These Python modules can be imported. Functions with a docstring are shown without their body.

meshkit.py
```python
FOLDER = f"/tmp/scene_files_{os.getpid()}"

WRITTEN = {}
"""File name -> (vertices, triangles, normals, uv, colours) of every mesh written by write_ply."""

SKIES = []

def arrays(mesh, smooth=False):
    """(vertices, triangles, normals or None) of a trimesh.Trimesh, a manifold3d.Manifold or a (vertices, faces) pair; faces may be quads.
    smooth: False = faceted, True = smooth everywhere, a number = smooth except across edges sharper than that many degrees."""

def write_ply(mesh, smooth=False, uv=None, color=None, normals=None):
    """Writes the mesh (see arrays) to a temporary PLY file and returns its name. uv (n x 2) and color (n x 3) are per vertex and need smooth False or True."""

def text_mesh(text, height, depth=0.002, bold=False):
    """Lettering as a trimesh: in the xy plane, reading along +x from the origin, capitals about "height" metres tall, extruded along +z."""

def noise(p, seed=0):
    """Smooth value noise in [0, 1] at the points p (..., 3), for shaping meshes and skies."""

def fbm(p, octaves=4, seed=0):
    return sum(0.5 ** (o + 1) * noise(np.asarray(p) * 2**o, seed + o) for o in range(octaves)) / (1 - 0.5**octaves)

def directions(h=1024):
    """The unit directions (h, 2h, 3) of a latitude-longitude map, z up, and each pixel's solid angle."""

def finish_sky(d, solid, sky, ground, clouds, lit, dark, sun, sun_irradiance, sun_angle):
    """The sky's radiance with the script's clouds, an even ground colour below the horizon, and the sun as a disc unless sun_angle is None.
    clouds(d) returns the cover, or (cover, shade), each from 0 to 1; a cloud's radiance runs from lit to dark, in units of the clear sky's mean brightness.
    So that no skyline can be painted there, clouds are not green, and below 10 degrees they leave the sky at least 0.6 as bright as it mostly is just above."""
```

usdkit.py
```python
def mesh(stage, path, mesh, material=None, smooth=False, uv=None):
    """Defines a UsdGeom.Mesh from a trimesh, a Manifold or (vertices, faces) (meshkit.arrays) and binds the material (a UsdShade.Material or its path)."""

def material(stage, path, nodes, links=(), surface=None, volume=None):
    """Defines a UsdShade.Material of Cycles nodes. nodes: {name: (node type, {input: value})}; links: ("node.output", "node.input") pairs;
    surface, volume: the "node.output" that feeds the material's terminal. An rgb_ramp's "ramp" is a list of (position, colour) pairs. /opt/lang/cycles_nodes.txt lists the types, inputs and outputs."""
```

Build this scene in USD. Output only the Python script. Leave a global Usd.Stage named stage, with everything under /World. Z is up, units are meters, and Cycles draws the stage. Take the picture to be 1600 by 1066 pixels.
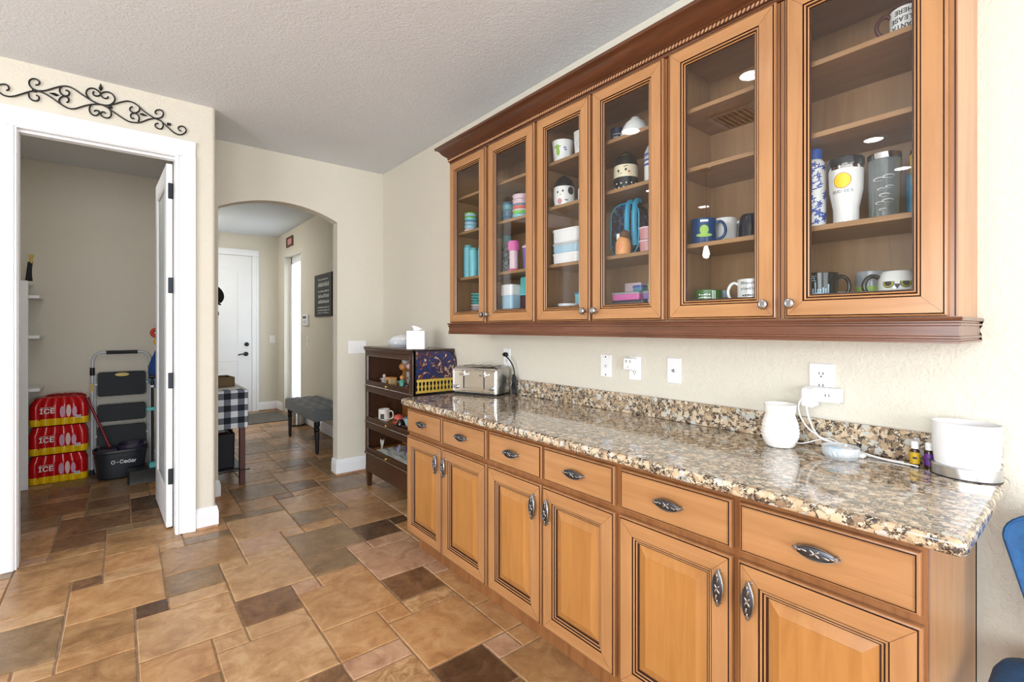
import math, random, numpy as np, trimesh, usdkit, meshkit, manifold3d
from pxr import Usd, UsdGeom, UsdLux, UsdShade, Gf, Sdf
from shapely.geometry import Polygon, Point, LineString, MultiPoint, box as sbox
from shapely import affinity
from shapely.ops import unary_union

random.seed(7); np.random.seed(7)
stage = Usd.Stage.CreateInMemory()
UsdGeom.SetStageUpAxis(stage, 'Z'); UsdGeom.SetStageMetersPerUnit(stage, 1.0)
UsdGeom.Xform.Define(stage, '/World'); UsdGeom.Scope.Define(stage, '/World/Looks')

# ------------------------------------------------------------------ camera, light, exposure
EXPOSURE = -0.10
YAW = math.radians(38.92); CAM_H = 1.334
cam = UsdGeom.Camera.Define(stage, '/World/camera')
cam.CreateHorizontalApertureAttr(36.0); cam.CreateVerticalApertureAttr(36.0 * 1066 / 1600)
cam.CreateFocalLengthAttr(36.0 * 754.4 / 1600)
cam.CreateVerticalApertureOffsetAttr(-36.0 * 20.9 / 1600)
cam.CreateClippingRangeAttr(Gf.Vec2f(0.02, 100)); cam.CreateExposureAttr(EXPOSURE)
cs, sn = math.cos(YAW), math.sin(YAW)
cam.AddTransformOp().Set(Gf.Matrix4d(cs, -sn, 0, 0, 0, 0, 1, 0, -sn, -cs, 0, 0, 0, 0, CAM_H, 1))

def rect_light(name, loc, rot, w, h, power, color):
    l = UsdLux.RectLight.Define(stage, '/World/' + name)
    l.AddTranslateOp().Set(loc); l.AddRotateXYZOp().Set(rot)
    l.CreateWidthAttr(w); l.CreateHeightAttr(h); l.CreateIntensityAttr(power); l.CreateColorAttr(Gf.Vec3f(*color)); return l

dome = UsdLux.DomeLight.Define(stage, '/World/sky'); dome.CreateIntensityAttr(1.2); dome.CreateColorAttr(Gf.Vec3f(.86, .93, 1.0))
# daylight in the openings behind and beside the camera, and at the hall's glazed door
rect_light('daylight_back', (-.65, -3.38, 1.30), (90, 0, 0), 4.4, 2.3, 6.0, (.89, .95, 1.0))
rect_light('daylight_left', (-3.68, -0.5, 1.45), (0, -90, 0), 1.6, 3.6, 11.0, (.89, .95, 1.0))
rect_light('daylight_hall', (2.36, 7.69, 1.35), (0, 90, 0), 2.2, .80, 4.5, (.95, .98, 1.0))
LAMP = 34.0      # radiance of the recessed ceiling lamps' lenses
HALL_LAMP = 165.0

# ------------------------------------------------------------------ materials
MATS = {}
def raw(name, nodes, links, surface): 
    MATS[name] = usdkit.material(stage, '/World/Looks/' + name, nodes, links, surface=surface); return MATS[name]
def S(r, g, b):
    f = lambda c: (c / 12.92 if c <= .04045 else ((c + .055) / 1.055) ** 2.4)
    return (f(r / 255), f(g / 255), f(b / 255))
def flat(name, col, rough=.5, metallic=0., **kw):
    return raw(name, {'p': ('principled_bsdf', {'base_color': col, 'roughness': rough, 'metallic': metallic, **kw})}, [], 'p.BSDF')
def noisy(name, stops, scale=(8, 8, 8), rough=.5, detail=4, nrough=.55, distortion=0., bump=0., bscale=None, metallic=0., bdist=.004, space='position', **kw):
    nodes = {'g': ('geometry', {}) if space == 'position' else ('texture_coordinate', {}), 'm': ('mapping', {'scale': scale}),
             'n': ('noise_texture', {'scale': 1.0, 'detail': detail, 'roughness': nrough, 'distortion': distortion}),
             'r': ('rgb_ramp', {'ramp': stops}), 'p': ('principled_bsdf', {'roughness': rough, 'metallic': metallic, **kw})}
    links = [('g.' + space, 'm.vector'), ('m.vector', 'n.vector'), ('n.fac', 'r.fac'), ('r.color', 'p.base_color')]
    if bump:
        nodes['n2'] = ('noise_texture', {'scale': bscale or 60., 'detail': 3, 'roughness': .5})
        nodes['b'] = ('bump', {'strength': bump, 'distance': bdist})
        links += [('g.' + space, 'n2.vector'), ('n2.fac', 'b.height'), ('b.normal', 'p.normal')]
    return raw(name, nodes, links, 'p.BSDF')
def wood(name, c0, c1, c2, axis, rough=.32, coat=.25):
    k = [26., 26., 26.]; k['xyz'.index(axis)] = 2.2
    nodes = {'g': ('geometry', {}), 'm': ('mapping', {'scale': tuple(k)}), 'n': ('noise_texture', {'scale': 1., 'detail': 5, 'roughness': .6, 'distortion': .9}),
             'm2': ('mapping', {'scale': (2.3, 2.3, 2.3)}), 'n2': ('noise_texture', {'scale': 1., 'detail': 2, 'roughness': .5}),
             'r': ('rgb_ramp', {'ramp': [(.25, c1), (.5, c0), (.78, c2)]}), 'x': ('mix', {'mix_type': 'multiply', 'fac': .5}),
             'r2': ('rgb_ramp', {'ramp': [(.3, (.78, .72, .66)), (.7, (1.08, 1.05, 1.0))]}),
             'p': ('principled_bsdf', {'roughness': rough, 'coat_weight': coat, 'coat_roughness': .2})}
    return raw(name, nodes, [('g.position', 'm.vector'), ('m.vector', 'n.vector'), ('n.fac', 'r.fac'), ('g.position', 'm2.vector'), ('m2.vector', 'n2.vector'), ('n2.fac', 'r2.fac'),
                             ('r.color', 'x.color1'), ('r2.color', 'x.color2'), ('x.color', 'p.base_color')], 'p.BSDF')
def paint(name, col, bump, bscale, bdist=.006, rough=.85, voro=False):
    nodes = {'g': ('geometry', {}), 'n': ('noise_texture', {'scale': bscale, 'detail': 4, 'roughness': .55, 'distortion': 1.2}),
             'r': ('rgb_ramp', {'ramp': [(.38, (0, 0, 0)), (.62, (1, 1, 1))]}), 'b': ('bump', {'strength': bump, 'distance': bdist}), 'p': ('principled_bsdf', {'base_color': col, 'roughness': rough, 'specular_ior_level': .25})}
    return raw(name, nodes, [('g.position', 'n.vector'), ('n.fac', 'r.fac'), ('r.color', 'b.height'), ('b.normal', 'p.normal')], 'p.BSDF')

paint('wall_paint', S(218, 212, 198), .22, 40.)
paint('ceiling_paint', S(219, 223, 228), .28, 42., .008)
flat('white_trim', S(238, 240, 243), .35)
flat('white_door', S(236, 237, 239), .4)
HONEY = (S(176, 128, 83), S(163, 115, 72), S(187, 140, 95))
wood('maple_vertical', *HONEY, 'z'); wood('maple_horizontal', *HONEY, 'y'); wood('maple_depth', *HONEY, 'x')
wood('maple_panel', S(175, 121, 64), S(163, 110, 55), S(184, 131, 74), 'z')
INN = (S(158, 120, 82), S(144, 108, 72), S(170, 132, 94))
wood('interior_vertical', *INN, 'z', .45, .1); wood('interior_horizontal', *INN, 'y', .45, .1)
wood('edge_stain', S(158, 110, 70), S(140, 94, 58), S(172, 124, 82), 'z')
flat('glaze', S(58, 30, 16), .45)
wood('frame_stain', S(142, 94, 56), S(122, 76, 42), S(156, 106, 66), 'z')
wood('crown_stain', S(86, 48, 27), S(66, 36, 20), S(100, 60, 36), 'y', .3, .4)
wood('rail_stain', S(106, 66, 46), S(86, 52, 36), S(120, 78, 56), 'y', .3, .3)
flat('rope_stain', S(160, 116, 80), .4)
wood('walnut_vertical', S(64, 36, 22), S(48, 26, 15), S(78, 46, 28), 'z', .3, .4); wood('walnut_horizontal', S(64, 36, 22), S(48, 26, 15), S(78, 46, 28), 'y', .3, .4)
wood('walnut_inside', S(186, 124, 60), S(164, 104, 46), S(202, 142, 76), 'z', .5, .1)
flat('pewter_dark', S(92, 96, 104), .36, 1.); flat('pewter', S(178, 180, 186), .22, 1.); flat('chrome', (.82, .83, .84), .04, 1.)
noisy('brushed_steel', [(.3, (.46, .45, .43)), (.7, (.62, .61, .58))], (4, 4, 240), .26, metallic=1.)
flat('black_plastic', S(15, 16, 18), .45); flat('dark_metal', S(40, 44, 50), .4, .6); flat('white_plastic', S(240, 240, 241), .35); flat('white_ceramic', S(240, 240, 238), .12, coat_weight=.4)
flat('warm_ceramic', S(247, 245, 241), .3, subsurface_weight=0.); flat('slot_dark', S(70, 68, 66), .6); flat('white_cable', S(236, 236, 236), .45)
flat('silver_base', (.66, .66, .66), .3, 1.)
raw('glass_pane', {'t': ('transparent_bsdf', {'color': (.95, .96, .96)}), 'g': ('glossy_bsdf', {'roughness': 0.0, 'color': (1, 1, 1)}), 'f': ('layer_weight', {'blend': .5}), 'q': ('math', {'math_type': 'power', 'value2': 4.2}),
    'a': ('math', {'math_type': 'multiply_add', 'value2': .8, 'value3': .030}), 'x': ('mix_closure', {})},
    [('f.facing', 'q.value1'), ('q.value', 'a.value1'), ('a.value', 'x.fac'), ('t.BSDF', 'x.closure1'), ('g.BSDF', 'x.closure2')], 'x.closure')
raw('bookcase_glass', {'t': ('transparent_bsdf', {'color': (.97, .96, .94)}), 'g': ('glossy_bsdf', {'roughness': .02}), 'x': ('mix_closure', {'fac': .022})}, [('t.BSDF', 'x.closure1'), ('g.BSDF', 'x.closure2')], 'x.closure')
raw('clear_plastic', {'t': ('transparent_bsdf', {'color': (.80, .84, .86)}), 'g': ('principled_bsdf', {'roughness': .12, 'base_color': (.55, .58, .62)}), 'x': ('mix_closure', {'fac': .5})},
    [('t.BSDF', 'x.closure1'), ('g.BSDF', 'x.closure2')], 'x.closure')
raw('crystal', {'t': ('transparent_bsdf', {'color': (.97, .98, .99)}), 'g': ('principled_bsdf', {'roughness': .06, 'base_color': (.86, .89, .92)}), 'x': ('mix_closure', {'fac': .42})},
    [('t.BSDF', 'x.closure1'), ('g.BSDF', 'x.closure2')], 'x.closure')
flat('clear_glass', (.97, .99, .98), .02, transmission_weight=1., ior=1.45)
raw('frosted_pane', {'t': ('translucent_bsdf', {'color': (.92, .95, .97)}), 'g': ('principled_bsdf', {'roughness': .3, 'base_color': (.85, .88, .9)}), 'x': ('mix_closure', {'fac': .35})},
    [('t.BSDF', 'x.closure1'), ('g.BSDF', 'x.closure2')], 'x.closure')
raw('lamp_lens', {'e': ('emission', {'color': (1., .985, .96), 'strength': LAMP})}, [], 'e.emission')
raw('pantry_lens', {'e': ('emission', {'color': (1., .97, .90), 'strength': 100.})}, [], 'e.emission')
raw('hall_lens', {'e': ('emission', {'color': (1., .95, .86), 'strength': HALL_LAMP})}, [], 'e.emission')
flat('window_blind', S(235, 240, 245), .6)
# granite: cream and tan crystals in a dark, black and grey matrix
raw('granite', {
    'g': ('geometry', {}), 'dn': ('noise_texture', {'scale': 55., 'detail': 4, 'roughness': .65}), 'dm': ('mix', {'mix_type': 'linear_light', 'fac': .020}),
    'v1': ('voronoi_texture', {'scale': 45., 'feature': 'f1', 'randomness': 1.}), 's1': ('separate_color', {}),
    'r1': ('rgb_ramp', {'interpolate': False, 'ramp': [(0., S(198, 172, 140)), (.24, S(218, 202, 178)), (.46, S(180, 154, 124)), (.62, S(206, 186, 158)), (.80, S(196, 196, 190)), (.90, S(146, 122, 100))]}),
    'rd': ('rgb_ramp', {'ramp': [(.44, (0, 0, 0)), (.54, (1, 1, 1))]}), 'bn': ('noise_texture', {'scale': 13., 'detail': 4, 'roughness': .6, 'distortion': .8}), 'rb': ('rgb_ramp', {'ramp': [(.56, (0, 0, 0)), (.66, (.85, .85, .85))]}),
    'mx': ('math', {'math_type': 'maximum'}),
    'v2': ('voronoi_texture', {'scale': 170., 'feature': 'f1', 'randomness': 1.}), 's2': ('separate_color', {}),
    'r2': ('rgb_ramp', {'interpolate': False, 'ramp': [(0., S(58, 52, 49)), (.26, S(112, 97, 82)), (.48, S(164, 143, 118)), (.74, S(216, 203, 180)), (.90, S(76, 70, 66))]}),
    'c': ('mix', {'mix_type': 'mix'}), 'p': ('principled_bsdf', {'roughness': .08, 'coat_weight': .5, 'coat_roughness': .04})},
    [('g.position', 'dn.vector'), ('g.position', 'dm.color1'), ('dn.color', 'dm.color2'), ('dm.color', 'v1.vector'), ('dm.color', 'v2.vector'), ('g.position', 'bn.vector'),
     ('v1.color', 's1.color'), ('s1.r', 'r1.fac'), ('v1.distance', 'rd.fac'), ('bn.fac', 'rb.fac'), ('rd.color', 'mx.value1'), ('rb.color', 'mx.value2'), ('v2.color', 's2.color'), ('s2.g', 'r2.fac'),
     ('mx.value', 'c.fac'), ('r1.color', 'c.color1'), ('r2.color', 'c.color2'), ('c.color', 'p.base_color')], 'p.BSDF')
def tile_mat(name, a, b, c, spot=.0, sc=7.):
    nodes = {'g': ('geometry', {}), 'n': ('noise_texture', {'scale': sc, 'detail': 8, 'roughness': .68, 'distortion': 1.1}), 'r': ('rgb_ramp', {'ramp': [(.30, a), (.5, b), (.68, c)]}),
             'n3': ('noise_texture', {'scale': 2.1, 'detail': 2, 'roughness': .5}), 'r3': ('rgb_ramp', {'ramp': [(.3, (.84, .82, .80)), (.7, (1.08, 1.06, 1.03))]}), 'x': ('mix', {'mix_type': 'multiply', 'fac': .8}),
             'n2': ('noise_texture', {'scale': 22., 'detail': 5, 'roughness': .6}), 'b': ('bump', {'strength': .22, 'distance': .004}), 'rr': ('rgb_ramp', {'ramp': [(.3, (.22, .22, .22)), (.7, (.40, .40, .40))]}),
             'p': ('principled_bsdf', {'specular_ior_level': .45})}
    return raw(name, nodes, [('g.position', 'n.vector'), ('n.fac', 'r.fac'), ('g.position', 'n3.vector'), ('n3.fac', 'r3.fac'), ('r.color', 'x.color1'), ('r3.color', 'x.color2'), ('x.color', 'p.base_color'),
                             ('g.position', 'n2.vector'), ('n2.fac', 'b.height'), ('b.normal', 'p.normal'), ('n2.fac', 'rr.fac'), ('rr.color', 'p.roughness')], 'p.BSDF')
TILE = [tile_mat('tile_tan', S(158, 118, 80), S(190, 150, 108), S(208, 174, 134)), tile_mat('tile_orange', S(152, 106, 66), S(184, 138, 92), S(200, 160, 116)),
        tile_mat('tile_brown', S(92, 64, 42), S(122, 88, 60), S(150, 114, 80)), tile_mat('tile_rose', S(156, 116, 90), S(184, 144, 114), S(200, 164, 134)),
        tile_mat('tile_grey', S(116, 90, 62), S(138, 110, 78), S(160, 130, 96)), tile_mat('tile_mottled', S(128, 90, 58), S(178, 138, 96), S(206, 174, 132), sc=16.),
        tile_mat('tile_dark', S(64, 44, 30), S(88, 62, 42), S(112, 84, 58)), tile_mat('tile_amber', S(134, 98, 62), S(166, 126, 84), S(188, 150, 106))]
noisy('grout', [(.3, S(128, 102, 76)), (.7, S(160, 132, 102))], (30, 30, 30), .9)

# ------------------------------------------------------------------ mesh helpers
def M(name): return MATS[name] if isinstance(name, str) else name
def cat(*ms):
    ms = [m for x in ms for m in (x if isinstance(x, (list, tuple)) else [x])]
    return trimesh.Trimesh(*trimesh.util.append_faces([m.vertices for m in ms], [m.faces for m in ms]), process=False)
def tm(m):
    q = m.to_mesh(); return trimesh.Trimesh(np.array(q.vert_properties[:, :3]), np.array(q.tri_verts), process=False)
def bx(x0, x1, y0, y1, z0, z1, r=0.):
    if r <= 0:
        m = trimesh.creation.box([x1 - x0, y1 - y0, z1 - z0]); m.apply_translation([(x0 + x1) / 2, (y0 + y1) / 2, (z0 + z1) / 2]); return m
    r = min(r, (x1 - x0) / 2.01, (y1 - y0) / 2.01, (z1 - z0) / 2.01); P = []
    for a, sa in ((x0, 1), (x1, -1)):
        for b, sb in ((y0, 1), (y1, -1)):
            for c, sc in ((z0, 1), (z1, -1)):
                P += [(a + sa * r, b + sb * r, c), (a + sa * r, b, c + sc * r), (a, b + sb * r, c + sc * r)]
    return tm(manifold3d.Manifold.hull_points(np.array(P)))
def lathe(prof, n=32, c=(0, 0, 0)):
    m = trimesh.creation.revolve(np.array(prof, float), sections=n); m.apply_translation(c); return m
def loft(rings, cap0=True, cap1=True):
    k = len(rings[0]); V = np.vstack(rings); F = []
    for i in range(len(rings) - 1):
        a, b = i * k, (i + 1) * k
        for j in range(k):
            q = (j + 1) % k; F += [(a + j, a + q, b + q), (a + j, b + q, b + j)]
    for on, base, flip in ((cap0, 0, True), (cap1, (len(rings) - 1) * k, False)):
        if on:
            c = len(V); V = np.vstack([V, V[base:base + k].mean(0)])
            for j in range(k):
                q = (j + 1) % k; F.append((c, base + q, base + j) if flip else (c, base + j, base + q))
    return trimesh.Trimesh(V, np.array(F), process=False)
def rrect(x0, x1, y0, y1, r, n=5):
    r = max(min(r, (x1 - x0) / 2 - 1e-5, (y1 - y0) / 2 - 1e-5), 1e-5); P = []
    for cx, cy, a in ((x1 - r, y1 - r, 0), (x0 + r, y1 - r, 90), (x0 + r, y0 + r, 180), (x1 - r, y0 + r, 270)):
        for t in np.linspace(a, a + 90, n):
            P.append((cx + r * math.cos(math.radians(t)), cy + r * math.sin(math.radians(t))))
    return np.array(P)
def rloft(x0, x1, y0, y1, r, prof, n=5):
    """Rounded-rectangle body; prof is a list of (inset, z)."""
    return loft([np.column_stack([rrect(x0 + d, x1 - d, y0 + d, y1 - d, r - d, n), np.full(4 * n, z)]) for d, z in prof])
def tube(pts, r, n=8, cap=True, samples=None):
    P = np.array(pts, float)
    if samples: P = spline(P, samples)
    T = np.gradient(P, axis=0); T /= np.maximum(np.linalg.norm(T, axis=1, keepdims=True), 1e-9)
    u = np.cross(T[0], [0, 0, 1.]); u = u if np.linalg.norm(u) > .1 else np.cross(T[0], [1., 0, 0]); R = []
    rr = np.broadcast_to(r, (len(P),))
    for i, (p, t) in enumerate(zip(P, T)):
        u = u - t * u.dot(t); u /= np.linalg.norm(u); w = np.cross(t, u); a = np.linspace(0, 2 * math.pi, n, endpoint=False)
        R.append(p + rr[i] * (np.cos(a)[:, None] * u + np.sin(a)[:, None] * w))
    return loft(R, cap, cap)
def spline(P, m):
    from scipy.interpolate import CubicSpline
    P = np.array(P, float); t = np.r_[0, np.cumsum(np.linalg.norm(np.diff(P, axis=0), axis=1) ** .6)]
    return CubicSpline(t, P)(np.linspace(0, t[-1], m))
def ext(poly, h):
    g = [poly] if poly.geom_type == 'Polygon' else list(poly.geoms)
    return cat([trimesh.creation.extrude_polygon(p, h, engine='earcut') for p in g if p.area > 1e-9])
def xf(m, R=None, t=(0, 0, 0)):
    m = m.copy(); v = np.array(m.vertices)
    if R is not None: v = v @ np.array(R, float).T
    m.vertices = v + np.array(t, float); return m
XZ = [[1, 0, 0], [0, 0, -1], [0, 1, 0]]            # plane drawing (x, z) that faces -y, depth towards -y
YZ = [[0, 0, -1], [-1, 0, 0], [0, 1, 0]]           # plane drawing (-y, z) that faces -x, depth towards -x
def rotz(m, a, c=(0, 0, 0)):
    k, q = math.cos(a), math.sin(a); return xf(xf(m, None, [-i for i in c]), [[k, -q, 0], [q, k, 0], [0, 0, 1]], c)
def rotm(m, axis, a, c=(0, 0, 0)):
    return xf(m, trimesh.transformations.rotation_matrix(a, axis)[:3, :3], 0) if not any(c) else xf(xf(xf(m, None, [-i for i in c]), trimesh.transformations.rotation_matrix(a, axis)[:3, :3]), None, c)
def wrap(poly_mesh, R, ang, z0, c=(0, 0, 0), rfun=None, fine=.006):
    """Bends a flat drawing (x, y, thickness z) round a vertical cylinder of radius R, centred on angle ang."""
    v, f = trimesh.remesh.subdivide_to_size(poly_mesh.vertices, poly_mesh.faces, fine)
    zz = v[:, 1] + z0; r = (np.array([rfun(z) for z in zz]) if rfun else R) + v[:, 2]; a = ang + v[:, 0] / R
    return trimesh.Trimesh(np.column_stack([c[0] + r * np.cos(a), c[1] + r * np.sin(a), c[2] + zz]), f, process=False)
def ctext(t, h, depth=.0012, bold=True):
    m = meshkit.text_mesh(t, h, depth, bold); b = m.bounds; m.apply_translation([-(b[0][0] + b[1][0]) / 2, -(b[0][1] + b[1][1]) / 2, 0]); return m
def disc_poly(rx, ry=None, x=0, y=0, n=24): return affinity.translate(affinity.scale(Point(0, 0).buffer(1, n // 4), rx, ry or rx), x, y)

# ------------------------------------------------------------------ scene-tree helpers
USED = {}
def numbered(parent, name):
    k = USED.get((parent, name), 0); USED[(parent, name)] = k + 1
    return name if k == 0 else f'{name}_{k:03d}'
def keys(prim, label=None, cate=None, group=None, kind=None):
    for k, v in (('label', label), ('category', cate), ('group', group), ('kind', kind)):
        if v: prim.SetCustomDataByKey(k, v)
def part(parent, name, mesh, mat, smooth=False, label=None, kind=None):
    p = parent + '/' + numbered(parent, name)
    m = usdkit.mesh(stage, p, mesh, M(mat), smooth=smooth); keys(m.GetPrim(), label, kind=kind); return p
def thing(name, label, cate, loc=(0, 0, 0), rz=0., group=None):
    p = '/World/' + numbered('/World', name); x = UsdGeom.Xform.Define(stage, p); x.AddTranslateOp().Set(Gf.Vec3d(*map(float, loc)))
    if rz: x.AddRotateZOp().Set(math.degrees(rz))
    keys(x.GetPrim(), label, cate, group); return p
def solo(name, label, cate, mesh, mat, smooth=False, group=None, kind=None):
    p = part('/World', name, mesh, mat, smooth, kind=kind); keys(stage.GetPrimAtPath(p), label, cate, group); return p
def struct(name, mesh, mat, smooth=False): return part('/World', name, mesh, mat, smooth, kind='structure')
# ------------------------------------------------------------------ the setting
XW, YA, YP, CE, YH, XH = 1.95, 4.385, 3.775, 2.805, 8.55, 1.98
XL, YB, YPB, XPL = -3.6, -3.3, 5.93, -.78
fl = struct('floor', bx(XL - .12, 2.42, YB - .12, YH + .12, -.06, -.0035), 'grout')
struct('ceiling', bx(XL - .12, 2.42, YB - .12, YH + .12, CE, CE + .08), 'ceiling_paint')
struct('wall_right', bx(XW, XW + .12, YB - .12, YA + .115, -.01, CE), 'wall_paint')
arc_r = (.4635 ** 2 + .11 ** 2) / .22
arch = Polygon([(.585, -.02), (.585, 2.284)] + [(1.0485 + arc_r * math.sin(a), 2.394 - arc_r + arc_r * math.cos(a)) for a in np.linspace(-math.asin(.4635 / arc_r), math.asin(.4635 / arc_r), 28)] + [(1.512, 2.284), (1.512, -.02)])
struct('wall_far', xf(ext(Polygon([(.47, -.01), (1.955, -.01), (1.955, CE), (.47, CE)]).difference(arch), .115), XZ, (0, YA + .115, 0)), 'wall_paint')
pier = Polygon([(.285, YP), (.489, YP), (.489, YH + .1), (.37, YH + .1), (.37, YP + .13), (.285, YP + .13)])
rnd = pier.buffer(-.0).difference(sbox(.465, YP - .01, .5, YP + .024)).union(Point(.465, YP + .024).buffer(.024, 8).intersection(sbox(.465, YP, .489, YP + .024)))
struct('wall_left', cat(ext(rnd, CE), xf(ext(Polygon([(XL - .12, -.01), (.285, -.01), (.285, CE), (XL - .12, CE)]).difference(sbox(-.470, -.02, .29, 2.455)), .13), XZ, (0, YP + .13, 0))), 'wall_paint')
struct('wall_pantry', cat(bx(XPL - .1, XPL, YP + .13, YPB + .1, -.01, CE), bx(XPL, .375, YPB, YPB + .1, -.01, CE)), 'wall_paint')
struct('wall_hall', cat(bx(.4, 1.98 + .12, YH, YH + .12, -.01, CE)), 'wall_paint')
hw = Polygon([(YA + .1, -.01), (YH + .1, -.01), (YH + .1, CE), (YA + .1, CE)]).difference(sbox(7.24, -.02, 8.14, 2.44))
struct('wall_hall_right', xf(ext(hw, .15), [[0, 0, 1], [1, 0, 0], [0, 1, 0]], (XH, 0, 0)), 'wall_paint')
# behind the camera: walls with wide glazed openings that bring in the daylight
struct('wall_back', xf(ext(sbox(XL - .12, -.01, XW + .12, CE).difference(sbox(-2.9, .1, 1.6, 2.42)), .12), XZ, (0, YB, 0)), 'wall_paint')
struct('wall_side', xf(ext(sbox(YB - .12, -.01, YP + .13, CE).difference(sbox(-2.3, .7, 1.3, 2.3)), .12), [[0, 0, -1], [1, 0, 0], [0, 1, 0]], (XL, 0, 0)), 'wall_paint')
w1 = struct('window_1', cat([bx(x, x + .06, YB - .08, YB - .02, .1, 2.42) for x in (-2.9, -1.4, -1.34, .1, .16, 1.54)], bx(-2.9, 1.6, YB - .08, YB - .02, .1, .18), bx(-2.9, 1.6, YB - .08, YB - .02, 2.34, 2.42)), 'white_trim')
w2 = struct('window_2', cat([bx(XL - .08, XL - .02, y, y + .06, .7, 2.3) for y in (-2.3, -.53, 1.24)], bx(XL - .08, XL - .02, -2.3, 1.3, .7, .76), bx(XL - .08, XL - .02, -2.3, 1.3, 2.24, 2.3)), 'white_trim')

# floor tiles: a repeat of one 3x3, one 1x1, one 2x1 and one 2x2 tile on the lattice (3,2), (-2,4)
UX, UY, OX, OY = .1262, .1255, .300, 1.920
SPECIAL = {(6, 2): 2, (6, 1): 5, (1, 4): 2, (1, 3): 0, (4, 6): 4, (4, 8): 4, (6, 4): 3, (3, 2): 1, (3, 5): 3, (4, 5): 1, (5, -2): 1, (3, 0): 1, (3, -1): 3, (0, 0): 0, (0, 3): 0, (5, -4): 6, (1, 6): 0, (5, 1): 1,
           (7, 8): 6, (9, 9): 6, (7, 7): 3, (7, 10): 7, (5, 12): 4, (2, 10): 3, (2, 12): 0, (2, 9): 0, (6, 7): 3, (5, 14): 7, (6, 18): 2, (8, 14): 3, (8, 13): 7, (3, 16): 7, (3, 18): 4, (3, 15): 4, (10, 12): 7, (0, 16): 2, (-1, 10): 7,
           (-1, 7): 0, (8, 0): 2, (8, 3): 3, (8, -2): 6, (7, -3): 3, (2, -4): 5, (2, -1): 2, (-4, 6): 7, (-7, 6): 4, (-2, 7): 6, (-1, 8): 4, (-3, 11): 0, (-3, 14): 7, (-5, 16): 2, (-4, 8): 1, (-4, 11): 2, (-4, 5): 1, (-5, 2): 7,
           (-6, 9): 0, (-6, 10): 7, (-6, 12): 7, (-5, 18): 2, (-7, 19): 3, (-7, 22): 2, (-4, 22): 2, (-2, 18): 2, (-2, 20): 6, (-2, 4): 0}
def tile_mesh(x0, x1, y0, y1, rng):
    g = .0032; x0 += g; x1 -= g; y0 += g; y1 -= g
    def ring(d, z, jit):
        P = []
        for a, b in (((x0 + d, y0 + d), (x1 - d, y0 + d)), ((x1 - d, y0 + d), (x1 - d, y1 - d)), ((x1 - d, y1 - d), (x0 + d, y1 - d)), ((x0 + d, y1 - d), (x0 + d, y0 + d))):
            for t in (0, .33, .66): P.append((a[0] + (b[0] - a[0]) * t, a[1] + (b[1] - a[1]) * t, z))
        P = np.array(P); P[:, :2] += jit; return P
    jit = rng.uniform(-.0016, .0016, (12, 2)); h = rng.uniform(-.0007, .0005)
    return loft([ring(0, -.006, jit), ring(.0004, -.0024 + h, jit), ring(.0045, h, jit * .6)], cap0=False)
def in_room(x, y):
    if y < YP: return XL < x < XW
    if x < .37: return XPL < x and y < YPB
    return .43 < x < 2.02 and y < YH
shown, rest = [], []
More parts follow.
